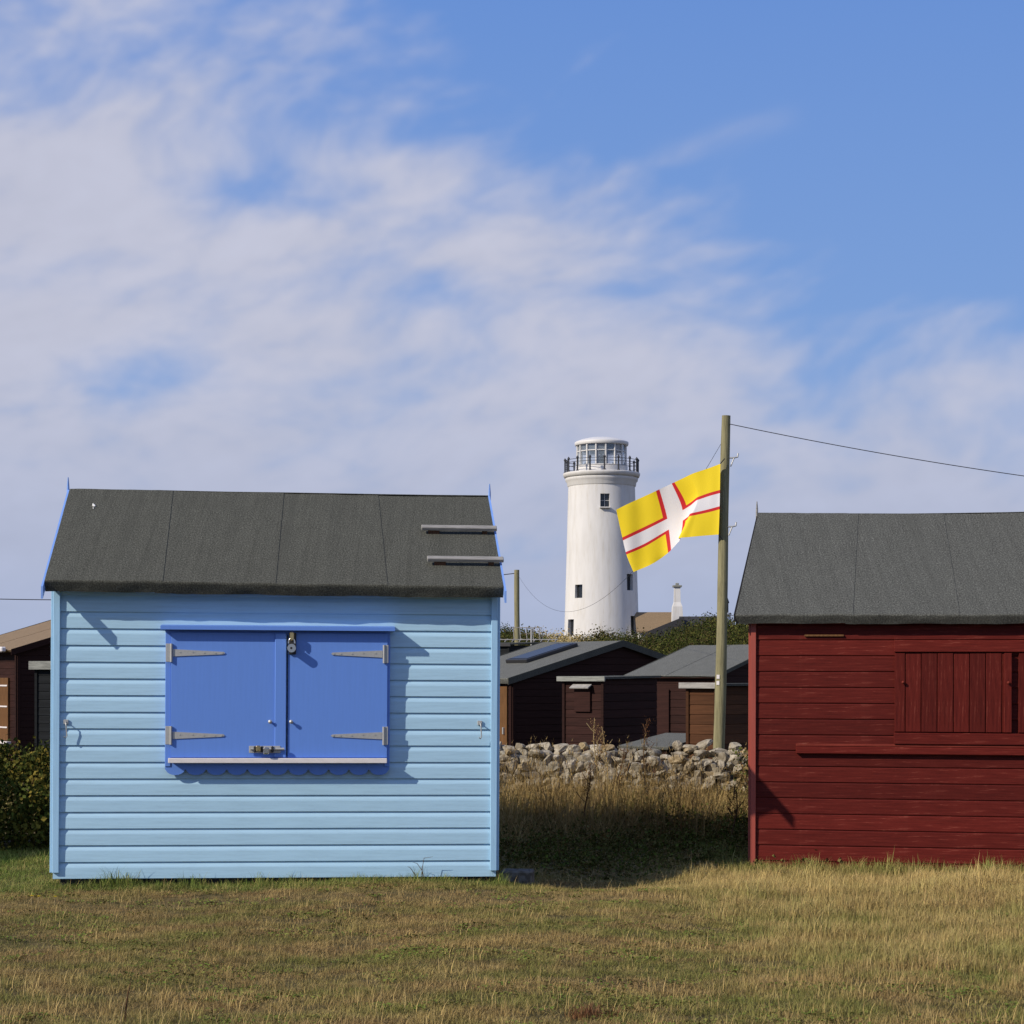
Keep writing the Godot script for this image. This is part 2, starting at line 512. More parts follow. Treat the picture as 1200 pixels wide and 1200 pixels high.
func gable_hut(o: Dictionary) -> Node3D:
	# local: x along the front (0 .. W), y up from the sole, front face at z 0, depth towards -z
	var W: float = o.W; var D: float = o.D; var E: float = o.eave; var R: float = o.ridge; var ov: float = o.ov
	var h: float = o.board
	var root := thing(o.name, o.label, o.category, o.pos, o.yaw, o.get("group", ""))
	root.rotation_degrees.z = o.get("roll", 0.0)
	var slope := (R - E) / (D / 2 + ov)
	var deck := 0.028
	var under := func(z): return E + slope * (ov - z) - deck * sqrt(1 + slope * slope) - 0.012 if z > -D / 2 else E + slope * (ov + z + D) - deck * sqrt(1 + slope * slope) - 0.012
	var wall_h: float = under.call(-0.02)
	# carcass behind the boards
	var st := st_new()
	var z0 := -0.021; var z1 := -D + 0.0
	extrude(st, [Vector3(0.021, 0.01, z0), Vector3(0.021, wall_h, z0), Vector3(0.021, under.call(-D / 2 - 0.0001) , -D / 2), Vector3(0.021, wall_h - 0.01, z1), Vector3(0.021, 0.01, z1)], Vector3(W - 0.042, 0, 0))
	part("carcass", st.commit(), pick(o.boards, 0), root)
	var prof: Array = o.get("prof", SHIPLAP)
	# front
	var y := 0.0
	var k := 0
	var first: float = o.get("first", h)
	while y < wall_h - 0.004:
		var hh := minf(first if k == 0 else h, wall_h - y)
		part("board", board(0.0, W, 0.0, W, hh, prof), pick(o.boards, (k * 7 + k / 3) % 5), root, at(0, y, 0))
		y += hh; k += 1
	# both gable ends
	for side in [0, 1]:
		y = 0.0; k = 0
		var top: float = under.call(-D / 2 - 0.0001)
		while y < top - 0.01:
			var hh := minf(first if k == 0 else h, top - y)
			var half := func(yy): return minf(D / 2, (top - yy) / slope)
			var a: float = half.call(y); var b: float = half.call(y + hh)
			if y + hh > wall_h and a >= D / 2 - 1e-4 and hh > wall_h - y and wall_h - y > 0.02: hh = wall_h - y; b = half.call(y + hh)
			var xf := Transform3D(Basis(Vector3.UP, PI / 2 if side == 1 else -PI / 2), Vector3(W if side == 1 else 0.0, y, -D / 2))
			part("board", board(-a, a, -b, b, hh, prof), pick(o.boards, k * 3 + side), root, xf)
			y += hh; k += 1
	# corner trims
	if o.has("trim"):
		var tw: float = o.get("trim_w", 0.06)
		for x in [tw / 2 - 0.004, W - tw / 2 + 0.004]:
			part("corner_trim", boxm(tw, wall_h - 0.05 - 0.03, 0.022), o.trim, root, at(x, (wall_h - 0.05) / 2 + 0.03, 0.0125))
		for x in [-0.0125, W + 0.0125]:
			part("corner_trim", boxm(0.022, wall_h - 0.08, tw), o.trim, root, at(x, (wall_h - 0.05) / 2 + 0.03, -tw / 2 - 0.001))
	# roof deck, felt sheets
	var le: float = o.get("end_eave", 0.05); var lr: float = o.get("end_ridge", le); var re: float = o.get("end_right", le)
	var sag: float = o.get("sag", 0.0)
	var wrap: float = o.get("wrap", 0.085)
	for s in [1, -1]:
		st = st_new()
		var pz := func(z): return z if s == 1 else -D - z
		var ey: float = E - 0.012
		var ry: float = R - 0.012 - sag
		var cs := deck * sqrt(1 + slope * slope)
		var zz: Array = [ov - 0.012, -D / 2]
		var A := []; var B := []
		for q in [[zz[0], ey, le], [zz[1], ry, lr], [zz[1], ry - cs, lr], [zz[0], ey - cs, le]]:
			A.append(Vector3(-q[2] + 0.004, q[1], pz.call(q[0])))
			B.append(Vector3(W + re - 0.004, q[1], pz.call(q[0])))
		for i in 4:
			var j := (i + 1) % 4
			if s == 1: quad(st, B[i], A[i], A[j], B[j])
			else: quad(st, A[i], B[i], B[j], A[j])
		for P in [A, B]:
			if (P == A) == (s == 1): quad(st, P[0], P[1], P[2], P[3])
			else: quad(st, P[3], P[2], P[1], P[0])
		part("roof_deck", st.commit(), o.get("deck", M.grey_wood), root)
	var seams: Array = [-le] + o.get("seams", []) + [W + re]
	for i in seams.size() - 1:
		for s in [1, -1]:
			if s == -1 and i > 0: continue
			var xa: float = seams[i] - (0.06 if i > 0 else 0.0)
			var xb: float = seams[i + 1]
			if s == -1: xb = W + re
			var rows := []
			var nx := 22 if s == 1 else 8
			var path := []
			var steps := 9
			for q in steps + 1:
				var t := 1.0 - float(q) / steps
				path.append([t, 0.0, 0.0])
			if s == 1:
				path.append([0.0, 0.010, 0.004]); path.append([0.0, 0.015, 0.012]); path.append([0.0, 0.012, wrap * 0.3]); path.append([0.0, -0.006, wrap * 0.65]); path.append([0.0, -0.024, wrap])
			for p in path:
				var row := []
				for j in nx + 1:
					var f := float(j) / nx
					var ea: float = -le if i == 0 else xa; var ra: float = -lr if i == 0 else xa + o.get("lean", 0.0) * (1 if i % 2 else -1)
					var x := lerpf(lerpf(ea, ra, p[0]), xb + (0.0 if i == seams.size() - 2 or s == -1 else o.get("lean", 0.0) * p[0] * (1 if (i + 1) % 2 else -1)), f)
					var yy := lerpf(E, R, p[0])
					var zz2 := lerpf(ov, -D / 2, p[0])
					var u := (x + le) / (W + le + re)
					yy -= sag * 4.0 * u * (1 - u) * p[0]
					yy += 0.004 * n_soft.get_noise_2d(x * 55.0, 60.0 + p[0] * 6.0 + o.get("seed", 0.0)) + 0.0045 * (seams.size() - 2 - i) + 0.006 * n_soft.get_noise_3d(x * 9.0, p[0] * 30.0, 3.0 + o.get("seed", 0.0))
					if p[2] > 0.0:
						yy -= p[2] * (1.0 + 0.12 * n_soft.get_noise_2d(x * 30.0 + i * 50.0, 5.0))
						zz2 += p[1] + 0.012 * n_soft.get_noise_3d(x * 45.0, p[2] * 200.0, 8.0 + i)
					row.append(Vector3(x, yy, zz2 if s == 1 else -D - zz2))
				rows.append(row)
			st = st_new()
			if s == -1:
				for r in rows: r.reverse()
			grid(st, rows, 0.005)
			part("roofing_felt", st.commit(), o.felt, root)
	# barge boards on the four verges
	if o.has("barge"):
		for side in [0, 1]:
			for s in [1, -1]:
				var xe: float = -le - 0.001 if side == 0 else W + re + 0.001
				var xr: float = -lr - 0.001 if side == 0 else W + re + 0.001
				var dx := -0.014 if side == 0 else 0.014
				var bd: float = o.get("barge_depth", 0.10)
				var fo: float = o.get("barge_nose", 0.02)
				var pts := []
				for q in [[ov + fo, 0.008, xe], [-D / 2, 0.012 - sag, xr], [-D / 2, 0.012 - bd - sag, xr], [ov + fo, 0.008 - bd + fo * 0.15, xe]]:
					var zz: float = q[0]
					var yb: float = E + slope * (ov - zz) + q[1]
					pts.append(Vector3(q[2], yb, zz if s == 1 else -D - zz))
				st = st_new()
				extrude(st, pts, Vector3(dx, 0, 0))
				part("bargeboard", st.commit(), o.barge, root)
			if o.has("finial"):
				var x: float = (-lr - 0.012) if side == 0 else W + re + 0.012
				part("finial", tubem([Vector3(x, R - 0.06, -D / 2), Vector3(x, R + 0.03, -D / 2), Vector3(x, R + 0.105, -D / 2)], [0.012, 0.011, 0.004], 6), o.finial, root)
	# sleepers under the sole
	if o.get("bearers", true):
		for z in [-0.12, -D / 2, -D + 0.12]:
			part("bearer", boxm(W - 0.08, 0.12, 0.07), M.dark_metal if o.get("dark_bearer", true) else M.grey_wood, root, at(W / 2, -0.051, z))
	return root

func t_hinge(flip: bool) -> Mesh:
	var key := "hinge%s" % flip
	if cache.has(key): return cache[key]
	var st := st_new()
	var f := -1.0 if flip else 1.0
	box(st, Vector3(-0.022, -0.066, 0), Vector3(0.014, 0.066, 0.006), 0.002)
	tube(st, [Vector3(f * 0.018, -0.066, 0.009), Vector3(f * 0.018, 0.066, 0.009)], 0.009, 8)
	var pts := [Vector3(f * 0.03, -0.026, 0.0), Vector3(f * 0.39, -0.009, 0.0), Vector3(f * 0.40, 0.0, 0.0), Vector3(f * 0.39, 0.009, 0.0), Vector3(f * 0.03, 0.026, 0.0)]
	extrude(st, pts, Vector3(0, 0, 0.005))
	for x in [0.08, 0.17, 0.25, 0.33, 0.38]:
		tube(st, [Vector3(f * x, 0.006 if x < 0.2 else 0.0, 0.004), Vector3(f * x, 0.006 if x < 0.2 else 0.0, 0.008)], 0.006, 6)
	cache[key] = st.commit()
	return cache[key]

func blue_hut() -> void:
	var hut := gable_hut({
		name = "beach_hut", label = "pale blue beach hut with bright blue shutters and dark felt roof", category = "beach hut", group = "beach huts on the lawn",
		pos = Vector3(-3.293, 0.06, -13.6), yaw = 5.8, roll = -0.3, W = 3.19, D = 2.3, eave = 2.13, ridge = 2.895, ov = 0.16, board = 0.12,
		boards = M.blue, trim = M.blue_trim, trim_w = 0.048, felt = M.felt, barge = M.barge_blue, barge_depth = 0.10, barge_nose = 0.085, finial = M.barge_blue, end_eave = 0.045, end_right = 0.03,
		seams = [0.78, 1.58, 2.38], lean = -0.03, seed = 0.0, wrap = 0.09, deck = M.blue_trim })
	# shutters over the hatch
	var fr := part("shutter_frame", boxm(0.04, 0.985, 0.05), M.shutter_blue, hut, at(0.812, 1.302, 0.026))
	part("shutter_frame", boxm(0.04, 0.985, 0.05), M.shutter_blue, hut, at(2.385, 1.302, 0.026))
	part("shutter_frame", boxm(1.61, 0.05, 0.045), M.shutter_blue, hut, at(1.598, 0.865, 0.023))
	part("shutter_frame", boxm(1.61, 0.04, 0.045), M.shutter_blue, hut, at(1.598, 1.776, 0.023))
	fr.name = "shutter_frame"
	var left := part("shutter", boxm(0.822, 0.90, 0.022, 0.002), M.shutter_blue, hut, at(1.244, 1.325, 0.0585))
	var right := part("shutter", boxm(0.718, 0.90, 0.022, 0.002), M.shutter_blue, hut, at(2.027, 1.325, 0.0585))
	part("cover_strip", boxm(0.082, 0.90, 0.014, 0.004), M.shutter_blue, left, at(1.616 - 1.244, 0, 0.0185))
	for y in [1.628, 1.035]:
		part("hinge", t_hinge(false), M.galv, left, at(0.818 - 1.244, y - 1.325, 0.0125))
		part("hinge", t_hinge(true), M.galv, right, at(2.378 - 2.027, y - 1.325, 0.0125))
	# drip board
	var st := st_new()
	extrude(st, [Vector3(0.762, 1.800, 0.001), Vector3(0.762, 1.832, 0.001), Vector3(0.762, 1.820, 0.128), Vector3(0.762, 1.794, 0.128)], Vector3(1.675, 0, 0))
	part("drip_board", st.commit(), M.shutter_blue, hut)
	# folding counter: pale lipping and scalloped valance
	part("counter_shelf", boxm(1.56, 0.020, 0.05, 0.002), M.shutter_blue, hut, at(1.60, 0.861, 0.071))
	part("counter_lipping", boxm(1.565, 0.036, 0.016, 0.003), M.white_edge, hut, at(1.602, 0.855, 0.1045))
	st = st_new()
	var pitch := 1.61 / 11.0
	var P0 := Vector3(0.793, 0.0, 0.0)
	for i in 11:
		var xs := 0.793 + i * pitch
		var pts := [Vector3(xs, 0.842, 0.03), Vector3(xs, 0.790, 0.03)]
		for q in 9:
			var a := PI * (q + 0.5) / 9.0
			pts.append(Vector3(xs + pitch / 2 - cos(a) * pitch * 0.46, 0.790 - sin(a) * 0.042, 0.03))
		pts.append(Vector3(xs + pitch, 0.790, 0.03)); pts.append(Vector3(xs + pitch, 0.842, 0.03))
		extrude(st, pts, Vector3(0, 0, 0.014))
	part("valance", st.commit(), M.shutter_blue, hut)
	# hasp and padlock at the meeting of the leaves
	var hasp := part("hasp", boxm(0.052, 0.155, 0.018), M.dark_metal, right, at(1.700 - 2.027, 1.70 - 1.325, 0.0205))
	part("padlock", tubem([Vector3(0, 0, 0), Vector3(0, 0, 0.06)], [0.031, 0.031], 16), M.steel, hasp, at(-0.006, -0.034, 0.009))
	part("keyhole", tubem([Vector3(0, 0, 0), Vector3(0, 0, 0.004)], 0.009, 8), M.dark_metal, hasp, at(-0.008, -0.034, 0.0685))
	st = st_new()
	var sh := []
	for q in 9: sh.append(Vector3(cos(PI * q / 8) * 0.022, sin(PI * q / 8) * 0.04, 0.03))
	tube(st, sh, 0.007, 6)
	part("shackle", st.commit(), M.steel, hasp, at(-0.006, 0.0, 0.009))
	part("staple", boxm(0.03, 0.06, 0.05, 0.006), M.brass, hasp, at(-0.004, 0.052, 0.03))
	for x in [1.543, 1.693]:
		st = st_new()
		lathe(st, [Vector2(0.0, 0.0), Vector2(0.009, 0.0), Vector2(0.008, 0.018), Vector2(0.014, 0.024), Vector2(0.014, 0.032), Vector2(0.0, 0.036)], 10)
		var own = left if x < 1.6 else right
		var ox := 1.244 if x < 1.6 else 2.027
		part("knob", st.commit(), M.galv, own, Transform3D(Basis(Vector3.RIGHT, PI / 2), Vector3(x - ox, 1.135 - 1.325, 0.011 + (0.014 if false else 0.0))))
	# sliding bolt with a padlock
	var bolt := part("sliding_bolt", boxm(0.225, 0.052, 0.007), M.galv, left, at(1.505 - 1.244, 0.935 - 1.325, 0.029))
	part("bolt_rod", tubem([Vector3(-0.10, 0, 0), Vector3(0.14, 0, 0)], 0.010, 8), M.galv, bolt, at(0, 0.004, 0.014))
	for x in [-0.07, -0.02, 0.055]:
		part("bolt_keeper", boxm(0.018, 0.046, 0.032, 0.006), M.dark_metal, bolt, at(x, 0.002, 0.017))
	part("padlock", boxm(0.045, 0.05, 0.028, 0.008), M.steel, bolt, at(0.012, -0.008, 0.045))
	part("padlock", boxm(0.035, 0.04, 0.024, 0.008), M.brass, bolt, at(-0.045, 0.010, 0.042))
	# hooks that hold the shutters open
	for x in [0.088, 3.066]:
		var hk := part("cabin_hook", boxm(0.034, 0.034, 0.012), M.galv, hut, at(x, 1.128, 0.008))
		st = st_new()
		tube(st, [Vector3(0, 0, 0.006), Vector3(0.002, -0.004, 0.035), Vector3(0.006, -0.03, 0.040), Vector3(0.010, -0.10, 0.030), Vector3(0.002, -0.115, 0.034), Vector3(-0.008, -0.105, 0.038)], 0.0045, 6)
		part("hook_rod", st.commit(), M.galv, hk)
	# grey battens on the roof with rusty brackets
	var slope := (2.895 - 2.13) / (1.15 + 0.16)
	for q in [[0.545, 2.66, 3.235], [0.20, 2.68, 3.245]]:
		var z := lerpf(0.16, -1.15, q[0]); var y := lerpf(2.13, 2.895, q[0])
		var tilt := Basis(Vector3.RIGHT, atan(slope))
		var b := part("roof_batten", boxm(q[2] - q[1], 0.028, 0.05, 0.004), M.grey_wood, hut, Transform3D(tilt, Vector3((q[1] + q[2]) / 2, y + 0.052, z)))
		part("bracket", boxm(0.085, 0.055, 0.03, 0.004), M.rust, b, at(-(q[2] - q[1]) / 2 + 0.095, -0.034, 0.006))
		part("bracket", boxm(0.04, 0.05, 0.03, 0.004), M.rust, b, at((q[2] - q[1]) / 2 - 0.09, -0.034, 0.0))
	# bird dropping on the felt
	st = st_new()
	var yq := lerpf(2.13, 2.895, 0.80) + 0.022; var zq := lerpf(0.16, -1.15, 0.80)
	for b in [[0.0, 0.0, 0.012], [0.008, -0.012, 0.009], [-0.006, 0.02, 0.006], [0.004, -0.055, 0.005], [0.0, -0.035, 0.004]]:
		lathe(st, [Vector2(b[2], -0.002), Vector2(b[2] * 0.8, 0.003), Vector2(0.0, 0.005)], 8, Vector3(b[0], 0, -b[1]))
	part("bird_dropping", st.commit(), M.dropping, hut, Transform3D(Basis(Vector3.RIGHT, atan(slope)), Vector3(0.17, yq, zq)))

func red_hut() -> void:
	var hut := gable_hut({
		name = "beach_hut", label = "dark red beach hut with planked sliding shutters and narrow shelf", category = "beach hut", group = "beach huts on the lawn",
		pos = Vector3(1.915, -0.05, -15.2), yaw = -10.0, roll = -0.15, W = 3.3, D = 2.8, eave = 2.05, ridge = 2.985, ov = 0.12, board = 0.1262, first = 0.09,
		boards = M.red, prof = FLATLAP, trim = M.red_trim_sunlit, trim_w = 0.042, felt = M.felt_red, barge = M.tarred, barge_depth = 0.06, barge_nose = 0.0, finial = M.grey_wood,
		end_eave = 0.12, end_ridge = 0.012, end_right = 0.08, seams = [0.80, 1.62, 2.45], lean = 0.05, sag = 0.03, seed = 20.0, wrap = 0.08, deck = M.red_edge })
	# runners and shutters
	var x0 := 1.12; var x1 := 3.0
	part("top_runner", boxm(x1 - x0, 0.095, 0.045, 0.004), M.red[2], hut, at((x0 + x1) / 2, 1.805, 0.024))
	part("top_runner", boxm(x1 - x0, 0.03, 0.03, 0.003), M.red[0], hut, at((x0 + x1) / 2, 1.871, 0.017))
	part("bottom_runner", boxm(x1 - x0, 0.09, 0.045, 0.004), M.red[0], hut, at((x0 + x1) / 2, 1.075, 0.024))
	for s in 2:
		var sx: float = [1.125, 2.075][s]
		var sh := part("shutter", boxm(0.90, 0.625, 0.012, 0.002), M.red[1], hut, at(sx + 0.45, 1.4385, 0.0085))
		var bx := 0.0
		var k := 0
		while bx < 0.895:
			var w := minf(0.083 if k == 0 else 0.1235, 0.90 - bx)
			if w < 0.05: break
			var inset: float = 0.019 - 0.003 * ((k * 5) % 3)
			part("plank", boxm(w - 0.004, 0.623, inset, 0.0035), M.red_up[(k * 2 + s) % 3], sh, at(-0.45 + bx + w / 2, 0, 0.006 + inset / 2))
			bx += w; k += 1
		part("stile", boxm(0.06, 0.623, 0.016, 0.004), M.red_up[2], sh, at(0.45 - 0.032, 0, 0.034))
		for kx in [-0.385, 0.42]:
			var st := st_new()
			lathe(st, [Vector2(0.006, 0.0), Vector2(0.006, 0.012), Vector2(0.013, 0.016), Vector2(0.011, 0.026), Vector2(0.0, 0.029)], 8)
			part("knob", st.commit(), M.red_edge, sh, Transform3D(Basis(Vector3.RIGHT, PI / 2), Vector3(kx, 0.08, 0.024 if kx < 0 else 0.042)))
	part("shelf", boxm(2.9, 0.058, 0.044, 0.006), M.red[2], hut, at(0.355 + 1.45, 0.977, 0.0235))
	part("shelf_batten", boxm(2.9, 0.02, 0.03, 0.003), M.red_edge, hut, at(0.355 + 1.45, 1.018, 0.017))
	part("wood_strip", boxm(0.31, 0.016, 0.02, 0.003), M.ochre, hut, at(0.575, 1.888, 0.012))

# ------------------------------------------------------------------ other sheds
func flat_shed(o: Dictionary) -> Node3D:
	# like gable_hut's frame: front at z 0 from x 0 to W; pent roof
	var root := thing(o.name, o.label, o.category, o.pos, o.yaw, o.get("group", ""))
	var W: float = o.W; var D: float = o.D; var H: float = o.H; var h: float = o.board
	var st := st_new()
	box(st, Vector3(0.02, 0.0, -D + 0.02), Vector3(W - 0.02, H - 0.005, -0.02))
	part("carcass", st.commit(), pick(o.boards, 0), root)
	var y := 0.0; var k := 0
	while y < H - 0.01:
		var hh := minf(h, H - y)
		part("board", board(0, W, 0, W, hh, FLATLAP), pick(o.boards, (k * 7 + k / 2) % 5), root, at(0, y, 0))
		part("board", board(0, D, 0, D, hh, FLATLAP), pick(o.boards, k), root, Transform3D(Basis(Vector3.UP, PI / 2), Vector3(W, y, 0)))
		part("board", board(0, D, 0, D, hh, FLATLAP), pick(o.boards, k), root, Transform3D(Basis(Vector3.UP, -PI / 2), Vector3(0, y, -D)))
		y += hh; k += 1
	for x in [0.02, W - 0.02]:
		part("corner_trim", boxm(0.045, H - 0.02, 0.02), pick(o.boards, 1), root, at(x, H / 2, 0.012))
	var tilt: float = o.get("tilt", 0.0)
	st = st_new()
	var ro: float = o.get("ro", 0.05)
	extrude(st, [Vector3(-ro, H, ro), Vector3(-ro, H + 0.03, ro), Vector3(-ro, H + 0.03 + tilt, -D - 0.03), Vector3(-ro, H + tilt, -D - 0.03)], Vector3(W + 2 * ro, 0, 0))
	part("roof", st.commit(), o.felt, root)
	part("fascia", boxm(W + 2 * ro + 0.02, o.get("fascia", 0.07), 0.022), o.trim, root, at(W / 2, H + 0.005, ro + 0.013))
	return root

func back_huts() -> void:
	var near_corner := func(px_x, d, yaw, W):   # origin so that the front-right corner stands at (x, d)
		var b := Basis(Vector3.UP, deg_to_rad(yaw))
		return Vector3(px_x, 0, -d) - b.x * W
	var by := -0.36
	var p: Vector3
	# gabled hut with a skylight, its shaded gable towards us
	p = near_corner.call(0.0, 33.0, -52.0, 2.2)
	p.y = by
	var a := gable_hut({ name = "wooden_hut", label = "dark gabled wooden hut with skylight on its grey felt roof", category = "hut", group = "wooden huts behind the stone wall", pos = p, yaw = -52.0, W = 2.2, D = 5.04, eave = 1.82, ridge = 2.5, ov = 0.12, board = 0.125, prof = FLATLAP,
		boards = M.brown, trim = M.brown[1], felt = M.felt_far, barge = M.felt, barge_depth = 0.12, end_eave = 0.06, wrap = 0.1, seed = 40.0, deck = M.brown[0] })
	var slope := (2.5 - 1.82) / (2.52 + 0.12)
	var sky := part("skylight_frame", boxm(0.62, 0.07, 1.25, 0.01), M.dark_metal, a, Transform3D(Basis(Vector3.RIGHT, atan(slope)), Vector3(1.15, lerpf(1.82, 2.5, 0.62) + 0.035, lerpf(0.12, -2.52, 0.62))))
	part("skylight_glass", boxm(0.5, 0.02, 1.1, 0.0), M.dark_glass, sky, at(0, 0.032, 0))
	var dr := part("door", boxm(0.75, 1.55, 0.03), M.ochre, a, at(1.72, 0.9, 0.02))
	part("door_handle", boxm(0.03, 0.12, 0.04), M.galv, dr, at(0.3, 0, 0.03))
	part("door_step", boxm(1.0, 0.05, 0.2), M.pale_trim, a, at(1.6, 0.09, 0.105))
	# second gabled hut to the right
	p = near_corner.call(3.13, 29.0, -40.0, 1.62)
	p.y = by
	var b := gable_hut({ name = "wooden_hut", label = "brown wooden hut with pale felt roof behind the flag pole", category = "hut", group = "wooden huts behind the stone wall", pos = p, yaw = -40.0, W = 1.62, D = 3.4, eave = 1.87, ridge = 2.36, ov = 0.1, board = 0.125, prof = FLATLAP,
		boards = M.brown, trim = M.brown[1], felt = M.felt_far, barge = M.felt, barge_depth = 0.06, end_eave = 0.05, wrap = 0.04, seed = 60.0, seams = [0.75], deck = M.brown[0] })
	dr = part("door", boxm(0.66, 1.5, 0.03), M.brown[2], b, at(0.42, 0.9, 0.02))
	part("door_handle", boxm(0.03, 0.1, 0.04), M.galv, dr, at(0.27, 0.0, 0.03))
	# narrow store with a shuttered hatch
	p = near_corner.call(1.264, 26.0, -40.0, 0.72)
	p.y = -0.34
	var e := flat_shed({ name = "small_shed", label = "narrow dark red-brown shed with small hatch beside the gabled hut", category = "shed", group = "small sheds behind the stone wall", pos = p, yaw = -40.0, W = 0.72, D = 1.24, H = 1.80, board = 0.115, boards = M.brown, felt = M.felt, trim = M.grey_trim, tilt = 0.02 })
	var hatch := part("hatch", boxm(0.28, 0.34, 0.03), M.brown[2], e, at(0.36, 1.52, 0.02))
	part("hatch_hood", boxm(0.33, 0.02, 0.10), M.pale_trim, hatch, Transform3D(Basis(Vector3.RIGHT, 0.5), Vector3(0, 0.18, 0.045)))
	# orange-brown store behind the pole
	p = near_corner.call(2.60, 24.0, -40.0, 0.47)
	p.y = -0.36
	flat_shed({ name = "small_shed", label = "orange-brown boarded shed with white roof edge just left of flag pole", category = "shed", group = "small sheds behind the stone wall", pos = p, yaw = -40.0, W = 0.47, D = 1.7, H = 1.74, board = 0.125, boards = M.orange_brown, felt = M.felt, trim = M.pale_trim, fascia = 0.075, tilt = 0.0, ro = 0.06 })
	# low bunker with a sloping felt lid
	p = near_corner.call(2.02, 24.6, -40.0, 0.72)
	p.y = -0.34
	flat_shed({ name = "storage_bunker", label = "low brown bunker with grey felt lid between the small sheds", category = "bunker", pos = p, yaw = -40.0, W = 0.72, D = 1.0, H = 0.90, board = 0.115, boards = M.brown, felt = M.felt_far, trim = M.felt, fascia = 0.03, tilt = 0.14, ro = 0.04 })
	# left edge: brown hut and a slate-coloured shed in front of it
	p = near_corner.call(-9.40, 36.0, -52.0, 3.0)
	p.y = by
	var c := gable_hut({ name = "wooden_hut", label = "dark brown wooden hut with tan roof at the left edge", category = "hut", group = "wooden huts behind the stone wall", pos = p, yaw = -52.0, W = 3.0, D = 4.4, eave = 2.36, ridge = 3.05, ov = 0.14, board = 0.125, prof = FLATLAP,
		boards = M.brown, trim = M.brown[1], felt = M.tan_roof, barge = M.brown[1], barge_depth = 0.12, end_eave = 0.1, wrap = 0.05, seed = 80.0, seams = [1.5], deck = M.brown[0] })
	var win := part("shutter", boxm(0.5, 1.2, 0.04), M.ochre, c, at(2.42, 1.22, 0.022))
	part("window_sill", boxm(0.9, 0.05, 0.10), M.white_edge, c, at(2.3, 0.58, 0.053))
	for y in [-0.35, 0.05, 0.45]: part("strap", boxm(0.4, 0.03, 0.01), M.white_edge, win, at(0.03, y, 0.026))
	var gs := part("shutter", boxm(0.04, 1.3, 0.6), M.brown[0], c, at(3.022, 1.3, -0.75))
	part("window_sill", boxm(0.08, 0.04, 0.7), M.white_edge, gs, at(0.025, -0.68, 0))
	part("gutter", boxm(1.6, 0.10, 0.10, 0.02), M.white_edge, c, at(2.1, 2.36, 0.22))
	p = near_corner.call(-6.2, 29.0, -14.0, 1.2)
	p.y = by
	flat_shed({ name = "small_shed", label = "slate-coloured shed with grey roof edge beside pale blue hut", category = "shed", group = "small sheds behind the stone wall", pos = p, yaw = -14.0, W = 1.2, D = 1.6, H = 2.02, board = 0.125, boards = M.slate_wood, felt = M.felt, trim = M.grey_trim, fascia = 0.13, tilt = 0.1, ro = 0.06 })
	# a black tarred store behind the skylight hut
	p = near_corner.call(-0.05, 40.0, -30.0, 1.0)
	p.y = ground_y(0, -40)
	flat_shed({ name = "small_shed", label = "black tarred shed peeping over the skylight hut's roof", category = "shed", group = "small sheds behind the stone wall", pos = p, yaw = -30.0, W = 1.0, D = 1.4, H = 2.5, board = 0.125, boards = M.slate_wood, felt = M.felt, trim = M.dark_metal, tilt = 0.05 })
	# next hut along the row: it stands outside the picture and throws its shadow on the bush
	gable_hut({ name = "beach_hut", label = "grey-green beach hut next along the row, left of the picture", category = "beach hut", group = "beach huts on the lawn",
		pos = Vector3(-10.4, 0.05, -13.2), yaw = 0.0, W = 3.1, D = 2.4, eave = 2.12, ridge = 2.92, ov = 0.15, board = 0.12,
		boards = M.slate_wood, trim = M.grey_trim, felt = M.felt, barge = M.grey_trim, end_eave = 0.05, seed = 90.0 })

# ------------------------------------------------------------------ poles, wires, flag
func wooden_pole(called: String, label: String, foot: Vector3, top: Vector3, r0: float, r1: float) -> Node3D:
	var root := thing(called, label, "pole", foot, 0.0, "wooden poles")
	var path := []; var rad := []
	for i in 13:
		var t := i / 12.0
		path.append((top - foot) * t + Vector3(0.010 * sin(t * 5.0), 0, 0.008 * sin(t * 7.0)) * (1 if i else 0) - Vector3(0, 0.2 if i == 0 else 0.0, 0))
		rad.append(lerpf(r0, r1, t) * (1.0 + 0.03 * sin(t * 23.0)))
	part("shaft", tubem(path, rad, 16), M.pole, root)
	return root

func wire(label: String, a: Vector3, b: Vector3, sag: float, r: float) -> void:
	var path := []
	for i in 41:
		var t := i / 40.0
		path.append(a.lerp(b, t) - Vector3(0, sag * 4.0 * t * (1 - t), 0))
	tag(part("overhead_wire", tubem(path, r, 6), M.wire), label, "wire", "overhead wires")

